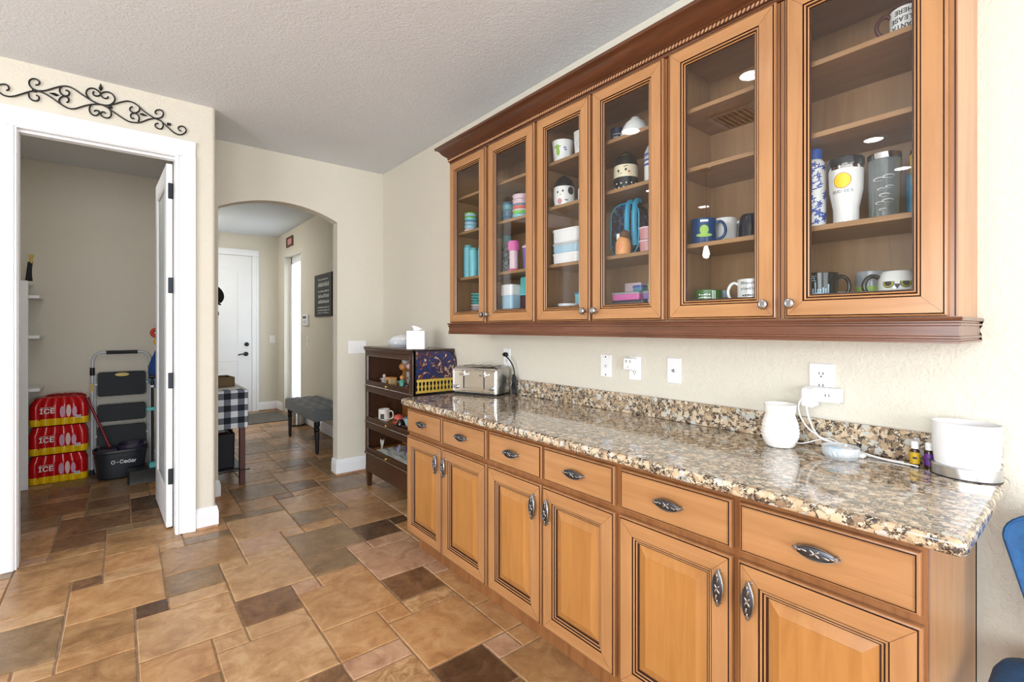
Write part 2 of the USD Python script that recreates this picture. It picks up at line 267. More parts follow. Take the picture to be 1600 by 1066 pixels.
for a in range(-30, 31):
    for b in range(-30, 31):
        for di, dj, w, h in ((0, 0, 3, 3), (0, 3, 1, 1), (1, 3, 2, 1), (1, 4, 2, 2)):
            i, j = 3 * a - 2 * b + di, 2 * a + 4 * b + dj
            x0, x1, y0, y1 = OX + i * UX, OX + (i + w) * UX, OY + j * UY, OY + (j + h) * UY
            cx, cy = (x0 + x1) / 2, (y0 + y1) / 2
            if x1 < XL or x0 > XW + .1 or y1 < YB or y0 > YH or not any(in_room(x, y) for x in (x0, cx, x1) for y in (y0, cy, y1)): continue
            rng = np.random.default_rng(abs(i * 7919 + j * 104729 + 17)); m = tile_mesh(x0, x1, y0, y1, rng)
            r = rng.random(); k = SPECIAL.get((i, j), 0 if r < .36 else 7 if r < .58 else 1 if r < .74 else 3 if r < .80 else 4 if r < .88 else 2 if r < .95 else 5)
            if (i, j) not in SPECIAL and y0 > 3.4 and k in (0, 1) and r < .4: k = 4
            dep = cx * sn + cy * cs; u = 800 + 754.4 * (cx * cs - cy * sn) / max(dep, .01); v = 512 + 754.4 * CAM_H / max(dep, .01)
            vis = dep > .5 and -60 < u < 1010 and v < 1120 and (cx < 1.42 if cy < 2.75 else True) and not (cy > YP and .285 < cx < .40)
            if cy > YA + .2 and cx > .4 and u < 335: vis = False
            if YP < cy < YA and cx > .38 and u < 335: vis = False
            if cy > YP + .1 and cx < .4 and (u < 20 or u > 285 ): vis = False
            (shown if vis else rest).append((dep, m, k))
shown.sort(key=lambda t: t[0])
for n, (d, m, k) in enumerate(shown):
    if n < 300: part(fl, 'tile', m, TILE[k])
    else: rest.append((d, m, k))
part(fl, 'far_tiles', cat([m for _, m, _ in rest]), TILE[1], kind='stuff')
print('tiles', len(shown), len(rest))

# baseboards
BB = [(0, .016), (.016, .016), (.016, .104), (.013, .110), (.013, .117), (.010, .122), (.010, .130), (.006, .138), (0, .140)]
def sweep(prof, p0, p1, n):
    p0, p1, n = (np.array(q, float) for q in (p0, p1, n))
    return loft([np.array([[*(p + n * o), z] for o, z in prof]) for p in (p0, p1)])
SH = [(0, 0), (.012, 0), (.012, .016), (0, .016)]
def path_sweep(prof, pts):
    """Sweeps a (out, z) profile along a plan path, mitred; the moulding stands on the right-hand side of the path."""
    P = np.array(pts, float); D = np.diff(P, axis=0); D /= np.linalg.norm(D, axis=1, keepdims=True); N = np.column_stack([D[:, 1], -D[:, 0]])
    off = [N[0]] + [(N[i] + N[i + 1]) / (1 + N[i].dot(N[i + 1])) for i in range(len(N) - 1)] + [N[-1]]
    return loft([np.array([[*(p + n * o), z] for o, z in prof]) for p, n in zip(P, off)])
def base(name, paths):
    p = struct(name, cat([path_sweep(BB, q) for q in paths]), 'white_trim'); part(p, 'shoe', cat([path_sweep(SH, q) for q in paths]), TILE[3]); return p
base('baseboard_left', [[(XL, YP), (-.575, YP)], [(.374, YP), (.489, YP), (.489, YA - .017)]])
base('baseboard_far', [[(.506, YA), (.585, YA), (.585, YA + .115)], [(1.512, YA + .115), (1.512, YA), (1.934, YA)]])
base('baseboard_right', [[(XW, YA - .001), (XW, 2.66)], [(XW, .24), (XW, YB)]])
base('baseboard_hall', [[(1.69, YH), (XH, YH), (XH, 8.22)], [(XH, 7.16), (XH, YA + .117)], [(.489, YA + .117), (.489, YH)]])
base('baseboard_pantry', [[(XPL, YP + .132), (XPL, YPB), (.37, YPB), (.37, YP + .132)]])

# door casings: a stepped flat moulding
CAS = [(0, 0), (0, .010), (.008, .014), (.016, .010), (.062, .015), (.070, .020), (.084, .023), (.102, .023), (.102, 0)]
def casing(name, x0, x1, zt, y, s=-1, w=1.0):
    leg = lambda xi, d: loft([np.array([[xi + d * a * w, y + s * o, z] for a, o in CAS]) for z in (0.002, zt + .0)])
    head = loft([np.array([[x, y + s * o * 1.02, zt + a * w] for a, o in CAS]) for x in (x0 - .102 * w, x1 + .102 * w)])
    return struct(name, cat(leg(x0, -1), leg(x1, 1), head), 'white_trim')
casing('trim_1', -.462, .272, 2.442, YP)
struct('trim_2', cat(bx(-.470, -.452, YP - .002, YP + .132, 0.002, 2.437), bx(.265, .285, YP - .002, YP + .132, 0.002, 2.437), bx(-.470, .285, YP - .002, YP + .132, 2.437, 2.457), bx(-.452, -.448, YP + .03, YP + .07, 0.002, 2.437), bx(-.452, .265, YP + .04, YP + .09, 2.425, 2.437)), 'white_trim')
# pantry door, swung open into the pantry: stiles and rails round a tall panel
SW = lambda m: rotz(m, .033, (.262, 3.912, 0))
d1 = struct('door_1', SW(cat(bx(.226, .262, 3.912, 4.022, .012, 2.42, .003), bx(.226, .262, 4.53, 4.64, .012, 2.42, .003), bx(.226, .262, 4.02, 4.532, .012, .25, .003), bx(.226, .262, 4.02, 4.532, 2.30, 2.42, .003))), 'white_door')
part(d1, 'glass_pane', SW(bx(.240, .248, 4.02, 4.532, .25, 2.30)), 'frosted_pane')
part(d1, 'bead', SW(cat(bx(.228, .236, 4.022, 4.034, .25, 2.3), bx(.228, .236, 4.518, 4.53, .25, 2.3), bx(.228, .236, 4.022, 4.53, .25, .262), bx(.228, .236, 4.022, 4.53, 2.288, 2.3))), 'white_trim')
for z in (2.24, 1.614, .983, .347):
    part(d1, 'hinge', cat(xf(ext(sbox(.240, z - .048, .262, z + .048).buffer(.004), .003), XZ, (0, 3.912, 0)), lathe([(0, -.05), (.0065, -.05), (.0065, .05), (0, .05)], 10, (.270, 3.9085, z))), 'dark_metal', label='dark hinge')
# hall door at the far end
casing('trim_3', .645, 1.600, 2.462, YH, -1, .95)
d2 = struct('door_2', bx(.652, 1.595, YH - .012, YH + .01, .006, 2.455, .002), 'white_door')
def panel(poly, y, name='panel'):
    a = ext(poly.difference(poly.buffer(-.018)), .006); b = ext(poly.buffer(-.045), .006)
    part(d2, name, cat(xf(a, XZ, (0, y, 0)), xf(b, XZ, (0, y, 0))), 'white_door')
arcp = lambda x0, x1, z0, z1, rise: Polygon([(x0, z0), (x1, z0)] + [(x1 + (x0 - x1) * t, z1 + rise * math.sin(math.pi * t)) for t in np.linspace(0, 1, 16)])
panel(arcp(.83, 1.422, 1.044, 2.225, .05), YH - .012); panel(arcp(.83, 1.422, .25, .833, .0), YH - .012)
part(d2, 'deadbolt', xf(lathe([(0, 0), (.032, 0), (.032, .012), (.022, .022), (0, .024)], 20), [[1, 0, 0], [0, 0, -1], [0, 1, 0]], (1.525, YH - .012, 1.072)), 'black_plastic', 30)
part(d2, 'lever_handle', cat(xf(lathe([(0, 0), (.034, 0), (.034, .01), (.016, .018), (.014, .04), (0, .042)], 20), [[1, 0, 0], [0, 0, -1], [0, 1, 0]], (1.515, YH - .012, .92)), tube([(1.515, YH - .05, .92), (1.47, YH - .055, .922), (1.42, YH - .055, .915), (1.40, YH - .055, .905)], .009, 8, True, 12)), 'black_plastic', 30)
# glazed outer door in the hall's right wall
w3 = struct('window_3', cat(bx(XH + .09, XH + .15, 8.05, 8.14, 0, 2.44), bx(XH + .09, XH + .15, 7.24, 7.33, 0, 2.44), bx(XH + .09, XH + .15, 7.3, 8.1, 2.33, 2.44), bx(XH + .09, XH + .15, 7.3, 8.1, 0, .22)), 'white_trim')
part(w3, 'pane', bx(XH + .115, XH + .125, 7.33, 8.05, .22, 2.33), 'frosted_pane')
# recessed ceiling lamps
for n, (x, y, lw) in enumerate(((.45, 1.31, 'mirrored above the blue mug in the cabinet glass'), (.34, 2.25, 'mirrored over the upturned white bowl in the cabinet glass'), (-1.27, 1.16, 'mirrored above the white tumbler in the cabinet glass'), (-1.12, 3.08, 'mirrored above the striped backpack in the cabinet glass'), (-2.2, 3.1, 'mirrored small, left of the blue mug in the cabinet'), (-2.3, 1.2, 'far left behind the camera, on the row of the air vent'), (.3, -.6, 'behind the camera nearest the right wall'), (-1.3, -.8, 'behind the camera nearest the glazed doors'))):
    t = thing('ceiling_lamp', 'round recessed ceiling lamp ' + lw, 'lamp', (x, y, CE), 0, 'recessed ceiling lamps')
    part(t, 'trim_ring', lathe([(.062, -.001), (.064, -.006), (.088, -.006), (.092, -.002), (.092, 0), (.062, 0)], 32), 'white_trim', 30)
    part(t, 'lens', lathe([(0, -.004), (.062, -.003), (.062, -.001), (0, -.001)], 28), 'lamp_lens')
t = thing('pendant_lamp', 'clear glass pendant lamp with bare bulb, mirrored below the blue mug', 'lamp', (-.90, 2.343, 0))
part(t, 'cord', tube([(0, 0, CE), (0, 0, 2.17)], .004, 8), 'black_plastic', 40); part(t, 'canopy', lathe([(0, CE - .025), (.055, CE - .02), (.06, CE - .001), (0, CE - .001)], 24), 'pewter', 40); part(t, 'socket', lathe([(0, 2.085), (.018, 2.085), (.02, 2.17), (0, 2.175)], 16), 'pewter', 40)
part(t, 'bulb', lathe([(0, 1.975), (.022, 1.983), (.03, 2.01), (.024, 2.045), (.013, 2.085), (0, 2.086)], 20), 'hall_lens', True); part(t, 'shade', lathe([(.025, 2.15), (.07, 2.10), (.085, 2.03), (.08, 1.95), (.082, 1.95), (.087, 2.03), (.072, 2.102), (.026, 2.153)], 32), 'glass_pane', 40)
t = thing('pantry_lamp', 'round recessed lamp in the pantry ceiling, hidden above the doorway', 'lamp', (-.1, 4.5, CE))
part(t, 'trim_ring', lathe([(.062, -.001), (.064, -.006), (.088, -.006), (.092, -.002), (.092, 0), (.062, 0)], 32), 'white_trim', 30); part(t, 'lens', lathe([(0, -.004), (.062, -.003), (.062, -.001), (0, -.001)], 28), 'pantry_lens')
t = thing('air_vent', 'square white ceiling air vent with slanted louvres', 'vent', (-.05, 1.63, CE))
part(t, 'frame', cat(bx(-.16, .16, -.16, -.13, -.012, 0), bx(-.16, .16, .13, .16, -.012, 0), bx(-.16, -.13, -.13, .13, -.012, 0), bx(.13, .16, -.13, .13, -.012, 0)), 'white_trim')
part(t, 'backing', bx(-.13, .13, -.13, .13, -.002, 0), 'slot_dark')
for k in range(7): part(t, 'louvre', rotm(bx(-.13, .13, -.013, .013, -.0015, .0015), [1, 0, 0], .6, (0, 0, 0)).apply_translation((0, -.108 + k * .036, -.007)), 'white_trim')
t = thing('hall_lamp', 'round flush ceiling lamp in the hall', 'lamp', (.75, 7.5, CE))
part(t, 'rim', lathe([(.10, 0), (.112, 0), (.112, -.02), (.10, -.022)], 28), 'white_trim', 30); part(t, 'shade', lathe([(0, -.045), (.05, -.04), (.1, -.02), (.1, 0), (0, 0)], 28), 'hall_lens', True)
# ------------------------------------------------------------------ cabinets
def ring_seg(rect, prof, x0, sides=(0, 1, 2, 3)):
    """Strips of a frame that faces -x, mitred at the corners. rect = (y0, y1, z0, z1); prof = [(inset, depth)]."""
    y0, y1, z0, z1 = rect; V, F = [], []
    for o, d in prof: V += [(x0 + d, y0 + o, z0 + o), (x0 + d, y1 - o, z0 + o), (x0 + d, y1 - o, z1 - o), (x0 + d, y0 + o, z1 - o)]
    for i in range(len(prof) - 1):
        for sd in sides:
            a, b = i * 4 + sd, i * 4 + (sd + 1) % 4; F += [(a, b + 4, b), (a, a + 4, b + 4)]
    m = trimesh.Trimesh(np.array(V), np.array(F), process=False); m.remove_unreferenced_vertices(); return m
FRONT = [(0, .020), (0, .006), (.002, .003), (.006, .002)]
def door_frame(parent, rect, x0, fw=.056, drawer=False):
    """Rails and stiles with a glazed edge groove; returns the stile mesh's path and the inset where the panel starts."""
    edge = ring_seg(rect, FRONT, x0)
    side = [(.0085, .0), (fw, .0)]
    d = part(parent, 'door', cat(ring_seg(rect, side, x0, (1, 3)), bx(x0 + .012, x0 + .0195, rect[0] + fw + .012, rect[1] - fw - .012, rect[2] + .001, rect[2] + fw) , bx(x0 + .012, x0 + .0195, rect[0] + .001, rect[1] - .001, rect[3] - fw, rect[3] - .001)), 'maple_vertical')
    part(d, 'edge', edge, 'edge_stain')
    y0, y1, z0, z1 = rect; mit = []
    for cy, cz, sy, sz in ((y0, z0, 1, 1), (y1, z0, -1, 1), (y1, z1, -1, -1), (y0, z1, 1, -1)):
        a, b = np.array([cy + sy * .009, cz + sz * .009]), np.array([cy + sy * fw, cz + sz * fw]); n = np.array([sy, -sz]) * .00035
        mit.append(trimesh.Trimesh([(x0 + d_, *q) for d_ in (-.00025, .001) for q in (a - n, a + n, b + n, b - n)], [(0, 1, 2), (0, 2, 3), (4, 6, 5), (4, 7, 6), (0, 4, 5), (0, 5, 1), (2, 6, 7), (2, 7, 3), (1, 5, 6), (1, 6, 2), (3, 7, 4), (3, 4, 0)], process=False))
    for m_ in mit: part(d, 'mitre', m_, 'rail_stain')
    for sd in (0, 2): part(d, 'rail', ring_seg(rect, side, x0, (sd,)), 'maple_horizontal')
    part(d, 'glaze', cat(ring_seg(rect, [(.0054, .002), (.0066, .0046), (.0085, .0)], x0 - .0003), ring_seg(rect, [(fw, 0), (fw + .0012, .005), (fw + .003, .0035)], x0), ring_seg(rect, [(fw + .0085, .0035), (fw + .0105, .008), (fw + .0125, .0065)], x0),
                         ring_seg(rect, [(fw + .0165, .0075), (fw + .0185, .013), (fw + .0215, .013)], x0)), 'glaze')
    part(d, 'moulding', cat(ring_seg(rect, [(fw + .003, .0035), (fw + .0045, .0018), (fw + .007, .0018), (fw + .0085, .0035)], x0), ring_seg(rect, [(fw + .0125, .0065), (fw + .0145, .0055), (fw + .0165, .0075)], x0)), 'maple_vertical')
    return d, fw + .0215
def pull(parent, y, z, x0, vertical):
    """Pointed-oval cast pull with a leaf spray, standing on two posts."""
    L, W, n, k = .052, .0165, 28, 9; V, F = [], []
    prof = [-1, -.86, -.76, -.4, 0, .4, .76, .86, 1]
    for i in range(n + 1):
        s = -1 + 2 * i / n; hw = W * max(1 - abs(s) ** 2.1, .03)
        for q in prof:
            rim = .0022 if .8 < abs(q) < .99 else 0.
            V.append((s * L, q * hw, .017 + .005 * (1 - s * s) - .003 * abs(q) ** 3 + rim))
    for i in range(n):
        for j in range(k - 1): a = i * k + j; F += [(a, a + k, a + 1), (a + 1, a + k, a + k + 1)]
    top = trimesh.Trimesh(V, F, process=False); bot = top.copy(); bot.vertices[:, 2] -= .003; bot.invert()
    posts = [lathe([(0, 0), (.0055, 0), (.004, .004), (.004, .016), (.006, .021), (0, .022)], 12, (sx * .043, 0, 0)) for sx in (-1, 1)]
    leaf = []
    for px_, py_, a, l in ((0, 0, .6, .014), (0, 0, 2.5, .014), (0, 0, -.5, .013), (0, 0, -2.6, .013), (.016, .001, .15, .017), (-.016, -.001, 3.3, .017), (.03, 0, 0, .012), (-.03, 0, 3.14, .012)):
        e = trimesh.creation.icosphere(1, 1.); e.apply_scale([l / 2, .0028, .0016]); e.apply_translation([l / 2, 0, 0]); e = rotz(e, a); e.apply_translation([px_, py_, .0225 - .004 * (px_ / .05) ** 2]); leaf.append(e)
    if vertical: R = [[0, 0, -1], [0, -1, 0], [1, 0, 0]]
    else: R = [[0, 0, -1], [1, 0, 0], [0, 1, 0]]
    h = part(parent, 'handle', xf(cat(top, bot), R, (x0, y, z)), 'pewter_dark', 40)
    edge = []
    for sg in (-1, 1):
        edge.append(tube([(-L + 2 * L * t, sg * W * max(1 - abs(2 * t - 1) ** 2.1, .03), .017 + .005 * (1 - (2 * t - 1) ** 2) - .002) for t in np.linspace(0, 1, 22)], .0018, 6))
    part(parent, 'handle_relief', xf(cat(posts, leaf, edge), R, (x0, y, z)), 'pewter', 40)
def knob(parent, y, z, x0):
    part(parent, 'knob', xf(lathe([(0, 0), (.008, 0), (.006, .006), (.006, .014), (.015, .019), (.0165, .024), (.0145, .029), (.009, .0315), (.006, .0305), (0, .032)], 24), [[0, 0, -1], [0, 1, 0], [1, 0, 0]], (x0, y, z)), 'pewter', 40)

XD, XU = 1.32, 1.635
def outline(boxes, x0, x1):
    """One slab facing -x from rectangles (y0, y1, z0, z1)."""
    return xf(ext(unary_union([sbox(-b, c, -a, d) for a, b, c, d in boxes]), x1 - x0), YZ, (x1, 0, 0))
def base_cabinet(label, y0, y1, doors, drawers, handles):
    t = thing('base_cabinet', label, 'cabinet', group=None)
    part(t, 'body', cat(bx(XD + .040, XW - .002, y0, y0 + .016, .112, .874), bx(XD + .040, XW - .002, y1 - .016, y1, .112, .874), bx(XD + .05, XW - .004, y0, y1, .112, .13), bx(XW - .02, XW - .004, y0, y1, .13, .874)), 'maple_vertical')
    part(t, 'toe_kick', bx(XD + .085, XW - .01, y0 + .001, y1 - .001, 0.0005, .114), 'frame_stain')
    ym = (y0 + y1) / 2
    part(t, 'face_frame', outline([(y0, y0 + .03, .112, .874), (y1 - .03, y1, .112, .874), (ym - .03, ym + .03, .112, .874), (y0, y1, .84, .874), (y0, y1, .68, .74), (y0, y1, .112, .15)], XD + .0215, XD + .0400), 'frame_stain')
    for (a, b) in drawers:
        r = (a, b, .717, .853)
        d = part(t, 'drawer', cat(ring_seg(r, [(.0085, 0), (.011, .0)], XD), bx(XD, XD + .020, a + .0105, b - .0105, .717 + .0105, .853 - .0105)), 'maple_horizontal')
        part(d, 'edge', ring_seg(r, FRONT, XD), 'edge_stain'); part(d, 'glaze', ring_seg(r, [(.0056, .002), (.0068, .0048), (.0100, .0048), (.0108, 0)], XD - .0006), 'glaze')
        pull(d, (a + b) / 2, .787, XD, False)
    for (a, b), hy in zip(doors, handles):
        r = (a, b, .124, .694)
        d, o = door_frame(t, r, XD)
        part(d, 'panel', cat(ring_seg(r, [(o, .0135), (o + .030, .0030), (o + .0308, .0018)], XD), bx(XD + .0018, XD + .018, a + o + .0306, b - o - .0306, .124 + o + .0306, .694 - o - .0306)), 'maple_panel')
        pull(d, hy, .600, XD, True)
base_cabinet('honey maple base cabinet at the far end, beside the dark bookcase', 1.826, 2.64, [(2.230, 2.634), (1.832, 2.226)], [(2.236, 2.630), (1.834, 2.222)], [2.276, 2.192])
base_cabinet('middle honey maple base cabinet, narrowest of the three', 1.066, 1.826, [(1.451, 1.817), (1.075, 1.443)], [(1.449, 1.811), (1.077, 1.437)], [1.487, 1.405])
base_cabinet('honey maple base cabinet at the near right end, below the white diffuser cup', .245, 1.066, [(.664, 1.056), (.250, .646)], [(.664, 1.051), (.254, .642)], [.694, .610])

# countertop with a rounded nose and a low backsplash
nose = [(.012, .876), (.004, .880), (.0, .888), (.0, .902), (.004, .910), (.012, .914)]
ct = solo('countertop', 'long speckled cream, tan and black granite countertop over the maple cabinets', 'countertop', rloft(1.285, XW - .001, .175, 2.652, .022, nose, 6), 'granite', 40)
part(ct, 'backsplash', bx(XW - .022, XW - .0005, .19, 2.650, .9145, 1.009, .002), 'granite')

# upper glass-door cabinets
SHELF = (1.651, 1.940, 2.163); ZF = 1.41
def upper_cabinet(label, y0, y1, doors, knobs):
    t = thing('upper_cabinet', label, 'cabinet')
    x1 = XW - .001
    part(t, 'side_panel', bx(XU + .040, x1, y0, y0 + .016, 1.362, 2.386), 'interior_vertical' if y0 > .3 else 'maple_vertical'); part(t, 'side_panel', bx(XU + .040, x1, y1 - .016, y1, 1.362, 2.386), 'interior_vertical')
    part(t, 'back_panel', bx(x1 - .008, x1, y0 + .016, y1 - .016, 1.38, 2.384), 'interior_vertical')
    part(t, 'bottom_panel', bx(XU + .040, x1 - .008, y0 + .016, y1 - .016, 1.385, ZF), 'interior_horizontal'); part(t, 'top_panel', bx(XU + .040, x1 - .008, y0 + .016, y1 - .016, 2.370, 2.385), 'interior_horizontal')
    for z in SHELF:
        part(t, 'shelf', bx(XU + .040, x1 - .008, y0 + .017, y1 - .017, z - .0165, z, .0012), 'interior_horizontal')
    ym = (doors[0][0] + doors[1][1]) / 2
    part(t, 'face_frame', outline([(y0, y0 + .028, 1.362, 2.386), (y1 - .028, y1, 1.362, 2.386), (ym - .022, ym + .022, 1.362, 2.386), (y0, y1, 2.36, 2.386), (y0, y1, 1.362, 1.40)], XU + .0215, XU + .0400), 'edge_stain')
    part(t, 'frame_glaze', cat([bx(XU + .0205, XU + .0216, e - .0016, e + .0016, 1.364, 2.385) for e in (y0 + .0042, ym - .007, ym + .007, y1 - .0042)]), 'glaze')
    for (a, b), ky in zip(doors, knobs):
        r = (a, b, 1.364, 2.385); d, o = door_frame(t, r, XU, .052)
        part(d, 'glass_pane', bx(XU + .012, XU + .015, a + o - .004, b - o + .004, 1.364 + o - .004, 2.385 - o + .004), 'glass_pane')
        knob(d, ky, 1.409, XU)
upper_cabinet('far upper maple cabinet with glass doors, holding teal bottles and stacked containers', 1.840, 2.672, [(2.277, 2.664), (1.851, 2.249)], [2.285, 2.237])
upper_cabinet('middle upper maple cabinet with glass doors, holding jars, lunch boxes and a blue-strapped bag', 1.081, 1.838, [(1.473, 1.830), (1.093, 1.460)], [1.495, 1.430])
upper_cabinet('near upper maple cabinet with glass doors, holding mugs and tumblers', .244, 1.079, [(.676, 1.069), (.260, .649)], [.706, .627])
def sweep_u(prof, x0, y0, y1):
    return loft([np.array([[px_, py_, z] for (o, z) in prof for px_, py_ in [f(o)]]) for f in (lambda o: (XW - .001, y1 + o), lambda o: (x0 - o, y1 + o), lambda o: (x0 - o, y0 - o), lambda o: (XW - .001, y0 - o))])
cr = solo('crown_moulding', 'dark stained crown moulding with a rope bead along the cabinet tops', 'moulding',
          sweep_u([(-.02, 2.387), (.003, 2.387), (.007, 2.390), (.009, 2.396), (.007, 2.400), (.011, 2.402), (.011, 2.416), (.016, 2.418), (.020, 2.423), (.018, 2.428), (.024, 2.432), (.034, 2.440), (.046, 2.452), (.055, 2.465), (.060, 2.472), (.068, 2.476), (.078, 2.479), (.079, 2.492), (-.02, 2.492)], XU + .018, .245, 2.672), 'crown_stain', 35)
rope = []
for k in range(164):
    e = trimesh.creation.icosphere(1, 1.); e.apply_scale([.0050, .0050, .0095]); e = rotm(e, [1, 0, 0], .65); e.apply_translation([XU + .018 - .0130, .240 + k * .0150, 2.409]); rope.append(e)
part(cr, 'rope_groove', bx(XU + .0055, XU + .0075, .236, 2.68, 2.401, 2.417), 'glaze'); part(cr, 'rope_bead', cat(rope), 'rope_stain', True, kind='stuff')
solo('light_rail', 'reddish brown stained light rail moulding running under the upper cabinets', 'moulding',
     sweep_u([(-.03, 1.3615), (.016, 1.3615), (.018, 1.357), (.015, 1.352), (.010, 1.351), (.010, 1.347), (.014, 1.345), (.014, 1.340), (.009, 1.338), (.009, 1.313), (.013, 1.311), (.013, 1.306), (.009, 1.304), (.009, 1.300), (.013, 1.299), (.013, 1.294), (-.03, 1.294)], XU + .006, .247, 2.655), 'rail_stain', 25)
# ------------------------------------------------------------------ small materials
for n, c, r in (('teal', S(92, 190, 190), .35), ('teal_dark', S(44, 128, 128), .4), ('aqua', S(120, 200, 214), .35), ('lid_green', S(112, 196, 44), .4), ('pale_blue', S(170, 205, 224), .35), ('pale_pink', S(232, 205, 216), .35), ('mid_blue', S(84, 138, 168), .35),
                ('pink', S(222, 108, 176), .35), ('hot_pink', S(226, 60, 130), .4), ('purple', S(128, 106, 176), .35), ('dark_red', S(70, 18, 24), .4), ('rose', S(206, 142, 148), .35), ('coral', S(214, 96, 88), .4), ('navy', S(28, 36, 66), .3),
                ('mug_blue', S(22, 64, 112), .2), ('mug_dark', S(24, 28, 46), .1), ('mug_black', S(24, 26, 28), .15), ('tin_green', S(52, 104, 40), .3), ('lime', S(150, 190, 80), .4), ('cream', S(232, 220, 190), .4), ('ink_blue', S(60, 88, 168), .4), ('ink_grey', S(150, 154, 160), .5), ('ink_dark', S(50, 52, 58), .5),
                ('sun_yellow', S(250, 214, 30), .4), ('logo_red', S(190, 44, 40), .4), ('cap_blue', S(36, 84, 170), .35), ('cyan', S(40, 150, 190), .3), ('yellow', S(238, 190, 30), .35), ('orange', S(214, 150, 90), .45), ('brown', S(92, 58, 34), .5), ('strap_blue', S(50, 160, 200), .6),
                ('film_red', S(196, 14, 22), .18), ('film_dark_red', S(140, 8, 16), .2), ('film_yellow', S(232, 190, 10), .25), ('print_lilac', S(206, 150, 180), .3), ('print_pink', S(226, 190, 186), .3), ('black_rubber', S(34, 40, 46), .7), ('bucket', S(32, 36, 44), .4), ('tray_purple', S(40, 32, 60), .3), ('pole_red', S(120, 28, 44), .35), ('aluminium', S(196, 200, 204), .35),
                ('bag_blue', S(30, 70, 140), .3), ('bag_pale', S(110, 150, 190), .3), ('bow_red', S(200, 60, 44), .5), ('bin_dark', S(24, 26, 34), .7), ('wood_red', S(84, 48, 40), .5), ('tray_wood', S(108, 86, 56), .7), ('paper', S(236, 236, 232), .7), ('hat_black', S(26, 26, 30), .8),
                ('oil_yellow', S(196, 160, 26), .4), ('oil_purple', S(92, 44, 130), .4), ('bottle_amber', S(52, 30, 18), .15), ('felt_white', S(236, 234, 240), .8), ('light_grey', S(190, 192, 196), .5), ('gold', S(206, 176, 80), .4), ('figure_teal', S(90, 168, 156), .4), ('box_tan', S(186, 158, 116), .6), ('snow', S(214, 224, 226), .6), ('crystal_lilac', S(150, 150, 190), .2)):
    flat(n, c, r)
noisy('dark_pattern', [(.45, S(34, 42, 48)), (.55, S(120, 132, 134))], (60, 60, 60), .35)
noisy('grey_fabric', [(.3, S(88, 92, 96)), (.7, S(108, 112, 116))], (90, 90, 90), .8, bump=.3, bscale=400, sheen_weight=.2)
noisy('blue_velvet', [(.3, S(0, 64, 112)), (.7, S(2, 80, 132))], (60, 60, 60), .65, bump=.2, bscale=700, sheen_weight=.05)
noisy('mat_fabric', [(.35, S(72, 66, 58)), (.65, S(104, 98, 88))], (40, 40, 40), .95, bump=.5, bscale=200)
noisy('clear_print', [(.5, S(20, 24, 34)), (.56, S(40, 90, 150)), (.60, S(24, 26, 36)), (.64, S(150, 90, 60)), (.68, S(90, 150, 80))], (45, 45, 45), .2)
noisy('art_print', [(.0, S(14, 14, 30)), (.30, S(28, 28, 58)), (.40, S(40, 58, 112)), (.47, S(26, 34, 78)), (.52, S(52, 30, 40)), (.555, S(128, 70, 44)), (.575, S(40, 30, 50)), (.61, S(216, 210, 204)), (.64, S(180, 96, 50)), (.67, S(30, 28, 52)), (1., S(190, 40, 36))], (19, 19, 19), .35, detail=4, nrough=.6, distortion=1.2)
raw('gingham', {'g': ('geometry', {}), 'm': ('mapping', {'scale': (1 / .102, 1 / .102, 1 / .102), 'location': (.05, .35, .32)}), 's': ('separate_xyz', {}), 'fx': ('math', {'math_type': 'fraction'}), 'fz': ('math', {'math_type': 'fraction'}),
    'add': ('math', {'math_type': 'add'}), 'cx': ('math', {'math_type': 'greater_than', 'value2': .5}), 'cz': ('math', {'math_type': 'greater_than', 'value2': .5}), 'fy': ('math', {'math_type': 'fraction'}),
    'add2': ('math', {'math_type': 'multiply', 'value2': .5}), 'r': ('rgb_ramp', {'interpolate': False, 'ramp': [(0., S(226, 230, 236)), (.34, S(104, 112, 126)), (.75, S(22, 26, 36))]}), 'p': ('principled_bsdf', {'roughness': .85})},
    [('g.position', 'm.vector'), ('m.vector', 's.vector'), ('s.x', 'fx.value1'), ('s.z', 'fz.value1'), ('fx.value', 'cx.value1'), ('fz.value', 'cz.value1'), ('cx.value', 'add.value1'), ('cz.value', 'add.value2'), ('add.value', 'add2.value1'), ('add2.value', 'r.fac'), ('r.color', 'p.base_color')], 'p.BSDF')
flat('smoke_glass', S(104, 112, 112), .12, coat_weight=.5); flat('owl_yellow', S(176, 170, 50), .3); flat('chalkboard', S(46, 48, 50), .7); flat('chalk', S(190, 192, 190), .8)

